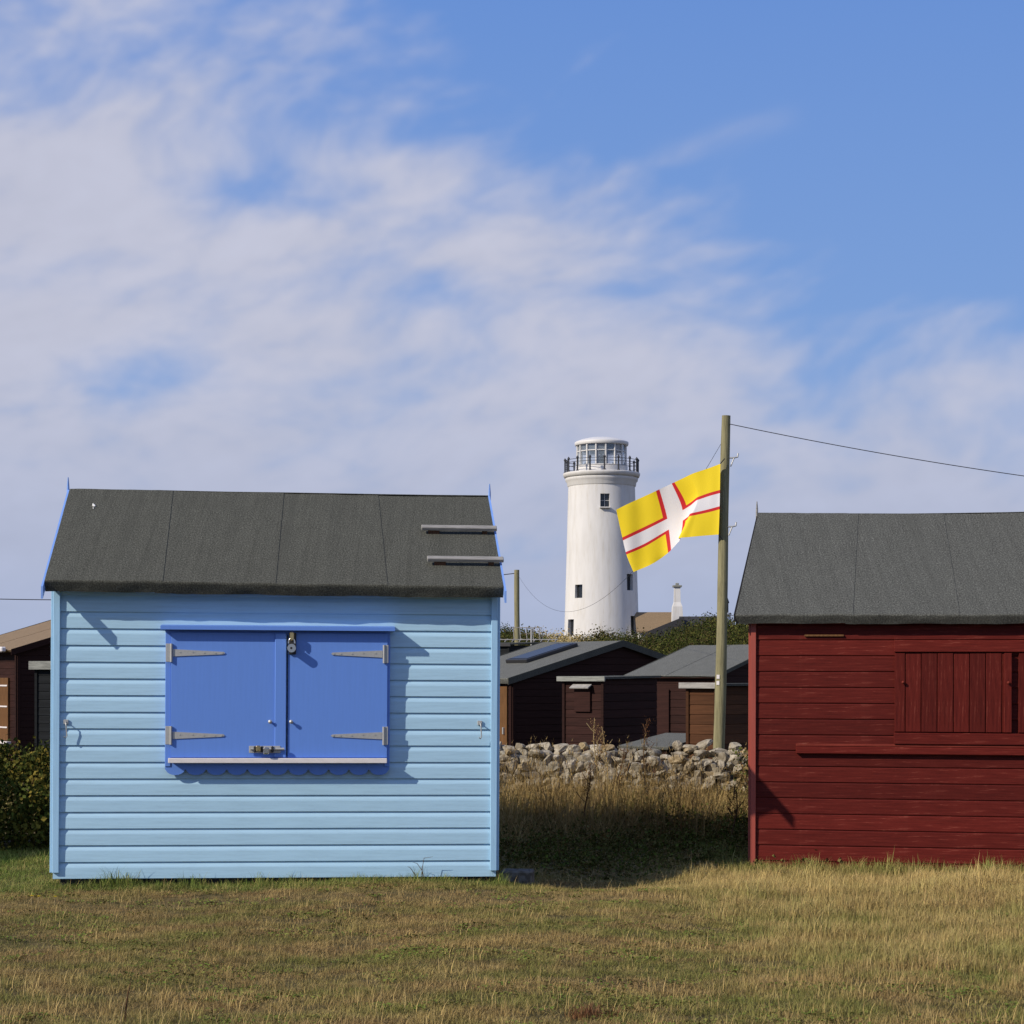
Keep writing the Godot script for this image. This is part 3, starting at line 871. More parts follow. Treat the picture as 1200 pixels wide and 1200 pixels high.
func flag() -> void:
	# cloth as it flies: columns from the hoist (u 0) to the fly (u 1), each with points from top to bottom, in metres from the pole
	var U := [0.0, 0.14, 0.28, 0.36, 0.44, 0.52, 0.64, 0.80, 1.0]
	var K := [   # x, y, z for v 0, 0.35, 0.65, 1
		[Vector3(0, 0, 0), Vector3(-0.005, -0.28, 0.0), Vector3(-0.010, -0.53, 0.0), Vector3(-0.02, -0.80, 0.0)],
		[Vector3(-0.14, -0.05, 0.03), Vector3(-0.12, -0.31, 0.05), Vector3(-0.13, -0.56, 0.06), Vector3(-0.17, -0.81, 0.06)],
		[Vector3(-0.30, -0.10, 0.07), Vector3(-0.235, -0.35, 0.10), Vector3(-0.28, -0.59, 0.13), Vector3(-0.35, -0.825, 0.14)],
		[Vector3(-0.39, -0.14, 0.05), Vector3(-0.265, -0.365, 0.10), Vector3(-0.355, -0.605, 0.15), Vector3(-0.465, -0.835, 0.16)],
		[Vector3(-0.48, -0.18, 0.01), Vector3(-0.34, -0.42, 0.00), Vector3(-0.36, -0.625, 0.02), Vector3(-0.44, -0.84, 0.04)],
		[Vector3(-0.57, -0.22, -0.04), Vector3(-0.47, -0.49, -0.10), Vector3(-0.445, -0.69, -0.12), Vector3(-0.455, -0.87, -0.10)],
		[Vector3(-0.72, -0.285, -0.07), Vector3(-0.64, -0.575, -0.15), Vector3(-0.605, -0.79, -0.18), Vector3(-0.575, -0.995, -0.17)],
		[Vector3(-0.925, -0.375, -0.05), Vector3(-0.86, -0.68, -0.10), Vector3(-0.81, -0.915, -0.13), Vector3(-0.745, -1.11, -0.13)],
		[Vector3(-1.155, -0.485, 0.04), Vector3(-1.085, -0.785, 0.0), Vector3(-1.03, -1.01, -0.02), Vector3(-0.955, -1.20, -0.03)]]
	var root := thing("flag", "yellow flag with red-edged white cross flying from the wooden pole", "flag", Vector3(2.352, 3.905, -21.40))
	var st := st_new()
	var rows := []
	var V := [0.0, 0.35, 0.65, 1.0]
	for j in 31:
		var v := j / 30.0
		var row := []
		for i in 61:
			var u := i / 60.0
			var k := 0
			while k < U.size() - 2 and u > U[k + 1]: k += 1
			var f: float = (u - U[k]) / (U[k + 1] - U[k])
			var cols := []
			for q in [maxi(k - 1, 0), k, k + 1, mini(k + 2, U.size() - 1)]:
				var m := 0
				while m < 2 and v > V[m + 1]: m += 1
				var g: float = (v - V[m]) / (V[m + 1] - V[m])
				var c = K[q]
				cols.append((c[m] as Vector3).cubic_interpolate(c[m + 1], c[maxi(m - 1, 0)], c[mini(m + 2, 3)], g))
			var p: Vector3 = (cols[1] as Vector3).cubic_interpolate(cols[2], cols[0], cols[3], f)
			p.z = p.z * 0.50 - 0.42 * u + 0.020 * sin(u * 15.0 + v * 5.0) * u + 0.008 * sin(u * 31.0 - v * 4.0) * u
			row.append(p)
		rows.append(row)
	for r in rows: r.reverse()
	grid(st, rows, 0.0, true)
	# print of the cloth
	var im := Image.create(480, 320, false, Image.FORMAT_RGB8)
	im.fill(lin(0.80, 0.60, 0.008))
	var red := lin(0.55, 0.010, 0.015); var white := lin(0.70, 0.68, 0.70)
	var cx := 480 - 262
	im.fill_rect(Rect2i(cx - 40, 0, 80, 320), red)
	im.fill_rect(Rect2i(0, 160 - 42, 480, 84), red)
	im.fill_rect(Rect2i(cx - 27, 0, 54, 320), white)
	im.fill_rect(Rect2i(0, 160 - 29, 480, 58), white)
	var m := StandardMaterial3D.new()
	m.albedo_texture = ImageTexture.create_from_image(im)
	m.roughness = 0.8
	m.backlight_enabled = true
	m.backlight = Color(0.12, 0.12, 0.12)
	part("cloth", st.commit(), m, root)
	st = st_new()
	tube(st, [Vector3(0.0, 0.0, 0), Vector3(0.05, 0.06, -0.02)], 0.006, 6)
	tube(st, [Vector3(-0.02, -0.80, 0), Vector3(0.03, -0.86, -0.02)], 0.006, 6)
	part("halyard", st.commit(), M.wire, root)

func poles_and_wires() -> void:
	var foot := Vector3(2.315, ground_y(2.315, -21.5), -21.5)
	var top := Vector3(2.438, 4.46, -21.5)
	var p := wooden_pole("flag_pole", "tall greenish wooden pole carrying the yellow flag", foot, top, 0.070, 0.050)
	for y in [3.98, 3.20]:
		var x: float = lerpf(foot.x, top.x, (y - foot.y) / (top.y - foot.y)) - foot.x
		var st := st_new()
		tube(st, [Vector3(x + 0.03, y - foot.y, 0.02), Vector3(x + 0.09, y - foot.y, 0.03), Vector3(x + 0.13, y - foot.y + 0.01, 0.03), Vector3(x + 0.135, y - foot.y + 0.05, 0.03)], 0.010, 6)
		tube(st, [Vector3(x + 0.05, y - foot.y - 0.10, 0.03), Vector3(x + 0.09, y - foot.y, 0.03)], 0.008, 6)
		part("hook", st.commit(), M.galv, p)
	for y in [1.50, 1.43]:
		var x: float = lerpf(foot.x, top.x, (y - foot.y) / (top.y - foot.y)) - foot.x
		part("notice_plate", boxm(0.035, 0.045, 0.006, 0.001), M.white_edge, p, Transform3D(Basis(Vector3.UP, -0.4), Vector3(x - 0.028, y - foot.y, 0.064)))
	flag()
	var q := Vector3(0.13, ground_y(0.13, -48.0), -48.0)
	wooden_pole("wooden_pole", "bare wooden pole standing by the white lighthouse's left", q, Vector3(0.13, 4.17, -48), 0.075, 0.065)
	var off_r := Vector3(8.6, ground_y(8.6, -21.0), -21.0)
	wooden_pole("wooden_pole", "wooden pole right of the picture that takes the wire", off_r, Vector3(8.6, 3.55, -21), 0.07, 0.055)
	var off_l := Vector3(-20.0, ground_y(-20, -48.0), -48.0)
	wooden_pole("wooden_pole", "wooden pole left of the picture that takes the wire", off_l, Vector3(-20, 4.0, -48), 0.07, 0.055)
	wire("thin dark wire running right from the flag pole's top", Vector3(2.46, 4.36, -21.45), Vector3(8.56, 3.40, -21.0), 0.10, 0.0048)
	wire("slack thin wire drooping past the lighthouse to the far pole", Vector3(2.40, 4.19, -21.55), Vector3(0.13, 4.08, -47.95), 1.42, 0.0026)
	wire("thin wire level with the blue hut's eave at left", Vector3(0.06, 4.08, -48.0), Vector3(-19.95, 3.85, -48.0), 0.55, 0.012)
	# aerial lying low over the skylight hut
	var a := thing("television_aerial", "pale television aerial on a mast by the bare wooden pole", "aerial", Vector3(0.45, ground_y(0.45, -44.0), -44.0))
	var hgt: float = 2.33 - a.position.y
	part("mast", tubem([Vector3.ZERO, Vector3(0, hgt + 0.25, 0)], 0.022, 8), M.galv, a)
	part("boom", tubem([Vector3(-0.8, hgt, 0), Vector3(0.62, hgt, 0)], 0.014, 6), M.pale_trim, a)
	for i in 9:
		var x := -0.75 + i * 0.165
		part("element", tubem([Vector3(x - 0.03, hgt - 0.05, 0.35), Vector3(x + 0.03, hgt + 0.02, -0.35)], 0.013, 6), M.pale_trim, a)
	part("reflector", tubem([Vector3(-0.45, hgt + 0.28, 0), Vector3(0.25, hgt + 0.28, 0)], 0.010, 6), M.pale_trim, a)
	for i in 5:
		part("element", tubem([Vector3(-0.4 + i * 0.15, hgt - 0.02, 0.0), Vector3(-0.42 + i * 0.15, hgt + 0.28, 0.0)], 0.010, 6), M.pale_trim, a)

# ------------------------------------------------------------------ lighthouse and cottages
func lighthouse() -> void:
	var base := Vector3(9.45, 4.3, -200.0)
	var root := thing("lighthouse", "white round lighthouse with railed gallery and glazed lantern on the rise", "lighthouse", base)
	var Y := func(py): return EYE + (790.0 - py) * 0.09 - 4.3   # height of a level above the foot
	# tower shell with real window openings; angle 0 faces the camera (+z), positive to the right
	var wins := [   # angle, half width, bottom, top
		[0.05, 0.48, Y.call(597.5), Y.call(582.0)], [-0.73, 0.50, Y.call(702.0), Y.call(686.5)], [0.86, 0.52, Y.call(693.0), Y.call(674.0)], [0.86, 0.5, Y.call(643.0), Y.call(626.0)], [1.00, 0.62, Y.call(745.0), Y.call(722.5)], [-1.02, 0.55, Y.call(745.0), Y.call(726.5)]]
	var h_top: float = Y.call(571.0)
	var rad := func(y): return lerpf(4.02, 3.52, pow(clampf(y / h_top, 0, 1), 0.8))
	var angs := []
	for k in 96: angs.append(-PI + TAU * k / 96.0)
	var ys := [0.0]
	for k in 12: ys.append(h_top * (k + 1) / 12.0)
	for w in wins:
		var ha: float = w[1] / rad.call(w[2])
		angs.append(w[0] - ha); angs.append(w[0] + ha)
		ys.append(maxf(w[2], 0.0)); ys.append(w[3])
	angs.sort(); ys.sort()
	angs.append(PI)
	var st := st_new()
	var pt := func(a, y, r): return Vector3(sin(a) * r, y, cos(a) * r)
	for i in angs.size() - 1:
		if angs[i + 1] - angs[i] < 1e-5: continue
		var am: float = (angs[i] + angs[i + 1]) / 2
		for j in ys.size() - 1:
			if ys[j + 1] - ys[j] < 1e-4: continue
			var ym: float = (ys[j] + ys[j + 1]) / 2
			var hole := false
			for w in wins:
				if absf(am - w[0]) < w[1] / rad.call(w[2]) and ym > w[2] and ym < w[3]: hole = true
			if hole: continue
			var c := [[angs[i], ys[j]], [angs[i], ys[j + 1]], [angs[i + 1], ys[j + 1]], [angs[i], ys[j]], [angs[i + 1], ys[j + 1]], [angs[i + 1], ys[j]]]
			for v in c:
				vert(st, pt.call(v[0], v[1], rad.call(v[1])), Vector3(sin(v[0]), 0.02, cos(v[0])).normalized())
	for w in wins:   # reveals
		var ha: float = w[1] / rad.call(w[2])
		var y0: float = maxf(w[2], 0.0); var y1: float = w[3]
		var r0: float = rad.call(y0); var r1: float = rad.call(y1)
		var A := [pt.call(w[0] - ha, y0, r0), pt.call(w[0] + ha, y0, r0), pt.call(w[0] + ha, y1, r1), pt.call(w[0] - ha, y1, r1)]
		var inn: Vector3 = -Vector3(sin(w[0]), 0, cos(w[0])) * 0.75
		for q in 4:
			quad(st, A[q], A[(q + 1) % 4] , A[(q + 1) % 4] + inn, A[q] + inn)
	part("tower", st.commit(), M.white_wall, root)
	for w in wins:
		var y0: float = maxf(w[2], 0.0)
		var r: float = rad.call((y0 + w[3]) / 2) - 0.42
		var b := Basis(Vector3.UP, w[0])
		var fr := part("window", boxm(w[1] * 2.0, w[3] - y0, 0.04, 0.0), M.window_dark, root, Transform3D(b, b.z * r + Vector3(0, (y0 + w[3]) / 2, 0)))
		if w[0] < 0.5 and w[0] > -0.5:
			part("window_frame", boxm(w[1] * 2.0, 0.04, 0.06, 0.0), M.white_paint, fr, at(0, 0, 0.03))
			part("window_frame", boxm(0.04, w[3] - y0, 0.06, 0.0), M.white_paint, fr, at(0, 0, 0.035))
			part("window_sill", boxm(w[1] * 2.4, 0.12, 0.5, 0.02), M.white_wall, root, Transform3D(b, b.z * (r + 0.5) + Vector3(0, y0 - 0.06, 0)))
	# cornice and gallery floor
	st = st_new()
	var gy: float = Y.call(555.0)
	lathe(st, [Vector2(3.52, h_top), Vector2(3.62, h_top + 0.1), Vector2(3.66, h_top + 0.45), Vector2(3.80, h_top + 0.6), Vector2(3.86, h_top + 0.85), Vector2(3.78, h_top + 0.95), Vector2(3.95, gy - 0.45), Vector2(4.05, gy - 0.2), Vector2(4.05, gy - 0.04), Vector2(3.98, gy), Vector2(2.5, gy)], 72)
	part("cornice", st.commit(), M.white_wall, root)
	# lantern
	st = st_new()
	lathe(st, [Vector2(2.75, gy), Vector2(2.75, gy + 0.72), Vector2(2.66, gy + 0.78), Vector2(2.5, gy + 0.80), Vector2(2.5, gy)], 48)
	part("lantern_plinth", st.commit(), M.white_paint, root)
	var wy0 := gy + 0.8; var wy1: float = Y.call(522.5)
	var nm := 16
	for k in nm:
		var a := TAU * k / nm + 0.12
		var b := Basis(Vector3.UP, a)
		part("glazing_bar", boxm(0.15, wy1 - wy0, 0.18, 0.02), M.white_paint, root, Transform3D(b, b.z * 2.60 + Vector3(0, (wy0 + wy1) / 2, 0)))
		var b2 := Basis(Vector3.UP, a + PI / nm)
		var wd := 2.0 * 2.56 * sin(PI / nm)
		part("pane", boxm(wd - 0.16, wy1 - wy0, 0.015, 0.0), M.pane, root, Transform3D(b2, b2.z * 2.50 + Vector3(0, (wy0 + wy1) / 2, 0)))
		part("transom", boxm(wd - 0.15, 0.09, 0.12, 0.0), M.white_paint, root, Transform3D(b2, b2.z * 2.53 + Vector3(0, lerpf(wy0, wy1, 0.68), 0)))
		part("blind", boxm(wd - 0.18, (wy1 - wy0) * 0.27, 0.02, 0.0), M.iron, root, Transform3D(b2, b2.z * 2.42 + Vector3(0, lerpf(wy0, wy1, 0.85), 0)))
	st = st_new()
	lathe(st, [Vector2(0.0, wy0 - 0.05), Vector2(0.55, wy0 - 0.05), Vector2(0.55, wy0 + 0.3), Vector2(0.42, wy0 + 0.4), Vector2(0.42, wy0 + 1.0), Vector2(0.0, wy0 + 1.3)], 16)
	part("lamp_pedestal", st.commit(), M.iron, root)
	st = st_new()
	var rt := wy1
	lathe(st, [Vector2(2.4, rt), Vector2(2.78, rt), Vector2(2.84, rt + 0.12), Vector2(2.84, rt + 0.34), Vector2(2.70, rt + 0.42), Vector2(2.2, rt + 0.62), Vector2(1.4, rt + 0.80), Vector2(0.6, rt + 0.88), Vector2(0.0, rt + 0.90)], 56)
	part("lantern_roof", st.commit(), M.white_paint, root)
	# railing
	var np := 16
	for k in np:
		var a := TAU * k / np + 0.03
		var x := sin(a) * 3.86; var z := cos(a) * 3.86
		st = st_new()
		lathe(st, [Vector2(0.13, gy), Vector2(0.13, gy + 0.12), Vector2(0.085, gy + 0.16), Vector2(0.085, gy + 1.28), Vector2(0.13, gy + 1.32), Vector2(0.14, gy + 1.42), Vector2(0.09, gy + 1.50), Vector2(0.0, gy + 1.62)], 8, Vector3(x, 0, z))
		part("railing_post", st.commit(), M.iron, root)
	for hh in [0.55, 1.0, 1.3]:
		var ring := []
		for k in 65: ring.append(Vector3(sin(TAU * k / 64), 0, cos(TAU * k / 64)) * 3.86 + Vector3(0, gy + hh, 0))
		part("rail", tubem(ring, 0.028, 6), M.iron, root)

func pitched(called: String, root: Node3D, x0: float, x1: float, z: float, dep: float, y0: float, ye: float, yr: float, wall: Material, roof: Material) -> void:
	var st := st_new()
	extrude(st, [Vector3(x0, y0, z), Vector3(x0, ye, z), Vector3(x0, yr - 0.12, z - dep / 2), Vector3(x0, ye, z - dep), Vector3(x0, y0, z - dep)], Vector3(x1 - x0, 0, 0))
	part("wall", st.commit(), wall, root)
	for s in [1, -1]:
		st = st_new()
		var pz := func(q): return q if s == 1 else 2 * z - dep - q
		extrude(st, [Vector3(x0 - 0.25, ye - 0.2, pz.call(z + 0.4)), Vector3(x0 - 0.25, yr, z - dep / 2), Vector3(x0 - 0.25, yr - 0.15, z - dep / 2), Vector3(x0 - 0.25, ye - 0.38, pz.call(z + 0.4))], Vector3(x1 - x0 + 0.5, 0, 0))
		part("roof", st.commit(), roof, root)

func cottages() -> void:
	var root := thing("cottage", "low cottage with tan roof and tall white chimney beside the lighthouse", "cottage", Vector3(15.0, 4.6, -196.0))
	pitched("cottage", root, -1.9, 1.7, 0.0, 5.0, -0.6, 1.6, 3.42, M.white_wall, M.tan_roof)
	# chimney with a splayed foot and a cap
	var st := st_new()
	var cx := 2.05
	var Q := [[-0.6, 0.55], [2.9, 0.55], [3.9, 0.50], [4.35, 0.34], [5.9, 0.30]]
	for i in Q.size() - 1:
		var a: float = Q[i][1]; var b: float = Q[i + 1][1]; var ya: float = Q[i][0]; var yb: float = Q[i + 1][0]
		var A := [Vector3(cx - a, ya, 0.2 + a), Vector3(cx + a, ya, 0.2 + a), Vector3(cx + a, ya, 0.2 - a), Vector3(cx - a, ya, 0.2 - a)]
		var B := [Vector3(cx - b, yb, 0.2 + b), Vector3(cx + b, yb, 0.2 + b), Vector3(cx + b, yb, 0.2 - b), Vector3(cx - b, yb, 0.2 - b)]
		for k in 4: quad(st, A[k], A[(k + 1) % 4], B[(k + 1) % 4], B[k])
	var ch := part("chimney", st.commit(), M.white_wall, root)
	part("chimney_cap", boxm(0.92, 0.22, 0.92, 0.04), M.grey_trim, ch, at(cx, 6.0, 0.2))
	part("chimney_pot", boxm(0.34, 0.25, 0.34, 0.05), M.grey_trim, ch, at(cx, 6.22, 0.2))
	var r2 := thing("cottage", "dark slate-roofed outbuilding in front of the cottage chimney", "cottage", Vector3(17.6, 4.6, -192.0))
	pitched("cottage", r2, -0.2, 4.2, 0.0, 5.0, -0.6, 1.2, 2.85, M.brown[1], M.dark_roof)
	st = st_new()
	extrude(st, [Vector3(-4.0, 1.2, 0.3), Vector3(-0.2, 2.75, 0.3), Vector3(-0.2, -0.6, 0.3), Vector3(-4.0, -0.6, 0.3)], Vector3(0, 0, -2.0))
	part("lean_to", st.commit(), M.dark_roof, r2)
	# slim tower far behind, half hidden by the flag pole
	var t := thing("far_tower", "slim pale tower far off, half hidden behind flag pole", "tower", Vector3(47.1, -3.0, -420.0))
	st = st_new()
	lathe(st, [Vector2(1.75, 0.0), Vector2(1.30, 17.2), Vector2(1.55, 17.5), Vector2(1.55, 18.0), Vector2(0.85, 18.1)], 24)
	part("shaft", st.commit(), M.far_white, t)
	st = st_new()
	lathe(st, [Vector2(0.85, 18.1), Vector2(0.85, 20.2), Vector2(1.05, 20.3), Vector2(0.7, 21.4), Vector2(0.15, 22.0), Vector2(0.0, 22.6)], 16)
	part("lantern", st.commit(), M.dark_roof, t)

# ------------------------------------------------------------------ stone wall
func stone_mesh(k: int) -> Mesh:
	var key := "stone%d" % k
	if cache.has(key): return cache[key]
	var r := RandomNumberGenerator.new()
	r.seed = 100 + k
	var planes := []
	for i in 9:
		var n := Vector3(r.randf_range(-1, 1), r.randf_range(-1, 1), r.randf_range(-1, 1)).normalized()
		planes.append([n, r.randf_range(0.26, 0.44)])
	for n in [Vector3.UP, Vector3.DOWN, Vector3.BACK]: planes.append([(n + Vector3(r.randf_range(-0.25, 0.25), r.randf_range(-0.25, 0.25), r.randf_range(-0.25, 0.25))).normalized(), r.randf_range(0.30, 0.42)])
	var sm := SphereMesh.new()
	sm.radius = 0.60; sm.height = 1.2; sm.radial_segments = 14; sm.rings = 7
	var arr := sm.get_mesh_arrays()
	var V: PackedVector3Array = arr[Mesh.ARRAY_VERTEX]
	var I: PackedInt32Array = arr[Mesh.ARRAY_INDEX]
	for i in V.size():
		var p := V[i]
		for pass_ in 2:
			for pl in planes:
				var d: float = p.dot(pl[0]) - pl[1]
				if d > 0: p -= pl[0] * d
		p += p.normalized() * 0.03 * sin(p.x * 17.0 + k) * cos(p.y * 15.0 + p.z * 13.0)
		V[i] = p
	var st := st_new()
	for i in range(0, I.size(), 3): tri(st, V[I[i]], V[I[i + 2]], V[I[i + 1]])
	cache[key] = st.commit()
	return cache[key]

func stone_wall() -> void:
	var root := thing("stone_wall", "tumbled dry stone wall of pale limestone between the two huts", "stone wall", Vector3(0, ground_y(1, -19.4), -19.4))
	rng.seed = 77
	var made := 0
	var y := 0.34
	while y < 0.86:
		var hh := rng.randf_range(0.045, 0.078)
		var depth := lerpf(0.62, 0.26, y / 0.9)
		var x := -0.75 + rng.randf() * 0.1
		while x < 3.0:
			var w := rng.randf_range(0.06, 0.165) * (1.5 if rng.randf() < 0.2 else 1.0)
			var hs := hh * rng.randf_range(1.25, 2.2)
			var top := 0.83 - 0.02 * (x + 0.5) - 0.09 * exp(-pow((x - 1.35) / 0.35, 2)) - 0.10 * smoothstep(1.7, 2.9, x) + 0.09 * n_soft.get_noise_2d(x * 60.0, 3.0) - 0.14 * smoothstep(0.1, -0.6, x)
			if y + hh * 0.5 < top and made < 300:
				var b := Basis.from_euler(Vector3(rng.randf_range(-0.4, 0.4), rng.randf_range(-0.6, 0.6) + (PI if rng.randf() < 0.5 else 0.0), rng.randf_range(-0.42, 0.42)))
				b = b * Basis.from_scale(Vector3(w * 1.25, hs * 1.15, rng.randf_range(0.12, 0.22)))
				var crest := y > top - 0.12
				part("stone", stone_mesh(rng.randi() % 14), M.stones[[0, 0, 1, 1, 2, 3, 4][rng.randi() % 7]], root, Transform3D(b, Vector3(x + w / 2, y + hh / 2 + rng.randf_range(-0.02, 0.02), depth / 2 * rng.randf_range(0.75, 1.15) * (0.4 if crest else 1.0))))
				made += 1
			x += w * rng.randf_range(0.85, 1.05)
		y += hh
	# rubble heart so that no light shows through
	var st := st_new()
	var P := []
	for i in 30:
		P.append(-0.8 + i * 3.8 / 29.0)
	for i in 29:
		var a: float = P[i]; var b: float = P[i + 1]
		var t := func(x): return 0.62 - 0.02 * (x + 0.5) - 0.10 * exp(-pow((x - 1.35) / 0.35, 2)) - 0.12 * smoothstep(1.7, 2.9, x)
		quad(st, Vector3(a, -0.1, 0.17), Vector3(b, -0.1, 0.17), Vector3(b, t.call(b), 0.06), Vector3(a, t.call(a), 0.06))
		quad(st, Vector3(b, -0.1, -0.17), Vector3(a, -0.1, -0.17), Vector3(a, t.call(a), -0.06), Vector3(b, t.call(b), -0.06))
		quad(st, Vector3(a, t.call(a), 0.06), Vector3(b, t.call(b), 0.06), Vector3(b, t.call(b), -0.06), Vector3(a, t.call(a), -0.06))
	var core := part("rubble", st.commit(), M.stones[4], root)
	core.set_meta("kind", "stuff")

# ------------------------------------------------------------------ plants
func blade(st: SurfaceTool, p: Vector3, dir: Vector3, h: float, lean: float, w: float, segs := 2) -> void:
	var side := Vector3(-dir.z, 0, dir.x) * w * 0.5
	var prev_l := p - side; var prev_r := p + side
	for k in segs:
		var t := float(k + 1) / segs
		var c := p + Vector3.UP * h * (t - 0.25 * lean * t * t) + dir * (lean * h * t * t)
		var s := side * (1.0 - t * 0.92)
		var l := c - s; var r := c + s
		if k == segs - 1:
			tri(st, prev_l, prev_r, c)
		else:
			quad(st, prev_l, prev_r, r, l)
		prev_l = l; prev_r = r

func tuft_mesh(seed_: int, n: int, rad: float, h0: float, h1: float, w: float, lean0: float, lean1: float, segs := 2, head := 0.0) -> Mesh:
	var r := RandomNumberGenerator.new()
	r.seed = seed_
	var st := st_new()
	for i in n:
		var a := r.randf() * TAU
		var q := sqrt(r.randf()) * rad
		var b := r.randf() * TAU
		var dir := Vector3(cos(b), 0, sin(b))
		var h := r.randf_range(h0, h1)
		var lean := r.randf_range(lean0, lean1)
		var p := Vector3(cos(a) * q, -0.004, sin(a) * q)
		blade(st, p, dir, h, lean, w, segs)
		if head > 0.0 and r.randf() < 0.5:   # a loose seed head
			var c := p + Vector3.UP * h * (1 - 0.25 * lean) + dir * lean * h
			for m in 7:
				var d2 := Vector3(r.randf_range(-1, 1), r.randf_range(0.2, 1.2), r.randf_range(-1, 1)).normalized()
				blade(st, c - Vector3.UP * (head * m / 7.0), Vector3(d2.x, 0, d2.z).normalized(), head * 0.35, 0.7, w * 1.3, 1)
	return st.commit()

func scatter(called: String, label: String, category: String, mesh: Mesh, m: Material, spots: Array, parent: Node = null) -> void:
	# spots: [Transform3D, Color]
	var mm := MultiMesh.new()
	mm.transform_format = MultiMesh.TRANSFORM_3D
	mm.use_colors = true
	mm.mesh = mesh
	mm.instance_count = spots.size()
	for i in spots.size():
		mm.set_instance_transform(i, spots[i][0])
		mm.set_instance_color(i, spots[i][1])
	var o := MultiMeshInstance3D.new()
	o.multimesh = mm
	o.material_override = m
	if parent:
		o.name = called
		parent.add_child(o, true)
		o.set_meta("kind", "stuff")
	else:
		o.name = numbered(called)
		add_child(o)
		tag(o, label, category, "", "stuff")

func inside_hut(x: float, d: float) -> bool:
	# footprints of the two front huts
	var u := Vector2(x + 3.293, 13.6 - d)    # blue; right and towards the camera
	var a := deg_to_rad(5.8)
	var lx := u.x * cos(a) - u.y * sin(a); var lz := u.x * sin(a) + u.y * cos(a)
	if lx > -0.01 and lx < 3.20 and lz < 0.0 and lz > -2.3: return true
	u = Vector2(x - 1.915, 15.2 - d)
	a = deg_to_rad(-10.0)
	lx = u.x * cos(a) - u.y * sin(a); lz = u.x * sin(a) + u.y * cos(a)
	return lx > -0.01 and lx < 3.31 and lz < 0.0 and lz > -2.8

const STRAW := Color(0.50, 0.365, 0.145)
const TAN := Color(0.345, 0.243, 0.092)
const BROWN := Color(0.25, 0.165, 0.070)
const OLIVE := Color(0.195, 0.188, 0.050)
const GREEN := Color(0.125, 0.185, 0.032)

